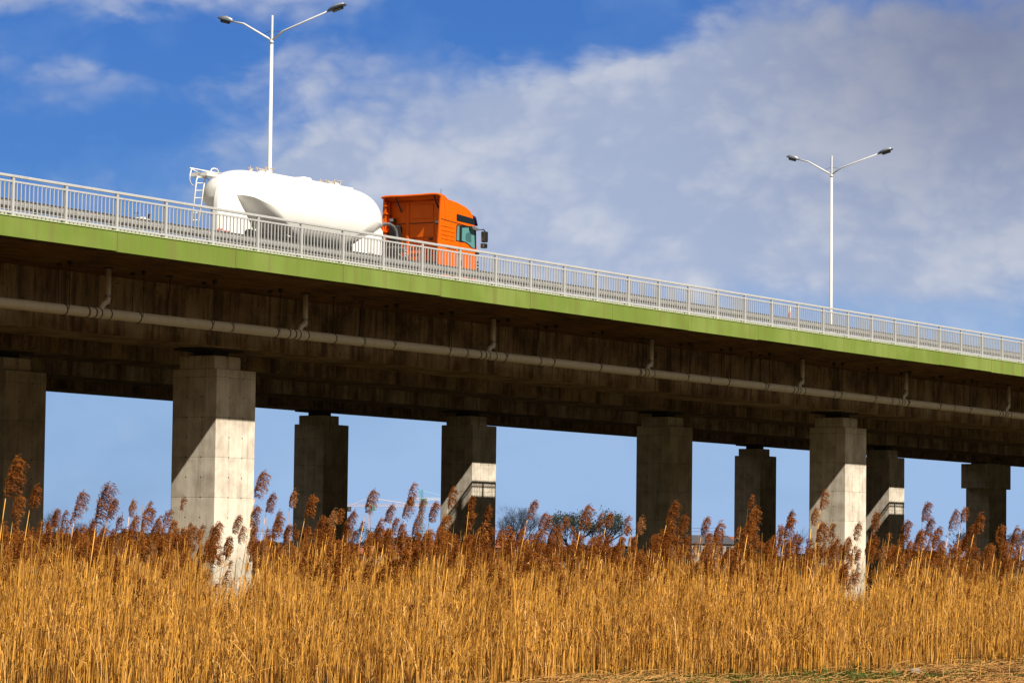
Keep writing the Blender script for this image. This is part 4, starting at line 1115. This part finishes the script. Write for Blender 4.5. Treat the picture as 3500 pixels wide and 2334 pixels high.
def house(px, top_y, dist, w, dpt, roofm, label, rz=0., ridge=1.6, windows=3):
    b = atd(px, 1897, dist); t = atd(px, top_y, dist)
    root = empty('house', (b.x, b.y, 0), math.atan2(rh[1], rh[0]) + rz); H = t.z - ridge
    MB().box(-w / 2, w / 2, 0, dpt, 0, H).build('wall', 'wallp', root)
    ro = MB().prism([(-.3, H), (dpt + .3, H), (dpt / 2, H + ridge)], 'x', -w / 2 - .3, w / 2 + .3).build('roof', roofm, root)
    MB().box(w * .2, w * .2 + .5, dpt * .4, dpt * .4 + .5, H + ridge * .5, H + ridge + .5).build('chimney', 'wallp', ro)
    for k in range(windows):
        x = -w / 2 + (k + .5) * w / windows; MB().box(x - .5, x + .5, -.04, -.003, H - 1.6, H - .4).build('window', 'window', root)
    tag(root, label, 'house', 'far houses beyond the reeds')
house(1560, 1850, 600, 9, 7, 'roofr', 'far red-roofed house behind plumes below the railing-shadow pier', .3)
house(1735, 1842, 620, 9, 7, 'roofr', 'far pale red-roofed house at the foot of the bare round tree', -.2)
house(1880, 1852, 600, 7, 7, 'roofd', 'far slate-roofed house between the bare and the green trees', .5)
house(2440, 1828, 600, 9, 8, 'roofd', 'far grey house between the two shaded piers, slate roof, left one', .4)
house(2500, 1832, 620, 6, 8, 'roofr', 'far red-roofed house close to the right-hand slim black pier', -.3)
house(1330, 1865, 640, 12, 7, 'roofr', 'far long red-roofed house below the gap between the cranes')
house(480, 1875, 600, 9, 7, 'roofd', 'far slate-roofed house low behind reeds at left', .2)

def lattice(m, a, b, w, n, t):
    a, b = Vector(a), Vector(b); d = (b - a).normalized()
    s1 = d.cross(Vector((0, 0, 1)) if abs(d.z) < .9 else Vector((1, 0, 0))).normalized(); s2 = d.cross(s1)
    cs = [s1 * w + s2 * w, s1 * w - s2 * w, -s1 * w - s2 * w, -s1 * w + s2 * w]
    for c in cs: m.tube([a + c, b + c], t, 4)
    for k in range(n):
        p, q = a.lerp(b, k / n), a.lerp(b, (k + 1) / n)
        for j in range(4): m.tube([p + cs[j], q + cs[(j + 1) % 4]], t * .6, 3)
def crane(pxm, top, jy, x0, x1, dist, mast, jibm, label, apex):
    base = atd(pxm, 1897, dist); root = empty('tower_crane', (base.x, base.y, 0))
    L_ = lambda x, y: (lambda q: (q.x - base.x, q.y - base.y, q.z))(atd(x, y, dist))
    m = MB(); lattice(m, (0, 0, 0), L_(pxm, top), .55, 34, .09); m.build('mast', mast, root)
    m = MB(); lattice(m, L_(x0, jy), L_(x1, jy), .5, 34, .09); m.build('jib', jibm, root)
    m = MB(); m.tube([L_(pxm, apex), L_((pxm + x1) / 2 + 40, jy)], .10, 3); m.tube([L_(pxm, apex), L_(x0 + 8, jy)], .10, 3); m.build('tie_bar', mast, root)
    q = Vector(L_(pxm + 8, jy + 8)); m = MB().box(q.x - 1.1, q.x + 1.1, q.y - 1, q.y + 1, q.z - 1.5, q.z + 1.2); m.build('cabin', 'teal', root)
    q = Vector(L_(x0 + 4, jy + 4)); m = MB().box(q.x - 1.3, q.x + 1.3, q.y - 1, q.y + 1, q.z - 2.4, q.z); m.build('counterweight', 'roofd', root)
    tag(root, label, 'crane', 'tower cranes on the horizon')
crane(1440, 1672, 1705, 1398, 1600, 1500, 'teal', 'cranew', 'distant teal tower crane with white jib left of the railing-shadow pier', 1675)
crane(1263, 1698, 1727, 1186, 1520, 1600, 'craneo', 'craneo', 'distant pale orange tower crane with long jib right of the slim black pier', 1700)

def wire_mast(px, py, dist, lab):
    b = atd(px, 1897, dist); t = atd(px, py, dist); root = empty('power_pole', (b.x, b.y, 0))
    MB().tube([(0, 0, 0), (0, 0, t.z)], [.16, .10], 8).build('pole', 'bark', root)
    MB().box(-.9, .9, -.06, .06, t.z - .5, t.z - .38).build('crossarm', 'bark', root)
    tag(root, lab, 'power pole', 'power poles on the horizon'); return Vector((b.x, b.y, t.z - .4))
pa = wire_mast(395, 1812, 520, 'thin power pole beyond the reeds left of the big sunlit pier')
pb = wire_mast(2468, 1806, 540, 'thin power pole between the two shaded piers right of centre')
for dz in (0, .55):
    m = MB(); n = 30
    m.tube([(pa.lerp(pb, k / n)) + Vector((0, 0, dz - 4 * .45 * (k / n) * (1 - k / n))) for k in range(n + 1)], .035, 3)
    tag(m.build('power_line', 'bark'), 'thin power line crossing low behind the piers' + (', upper of the two' if dz else ', lower of the two'), 'wire', 'wires on the horizon')
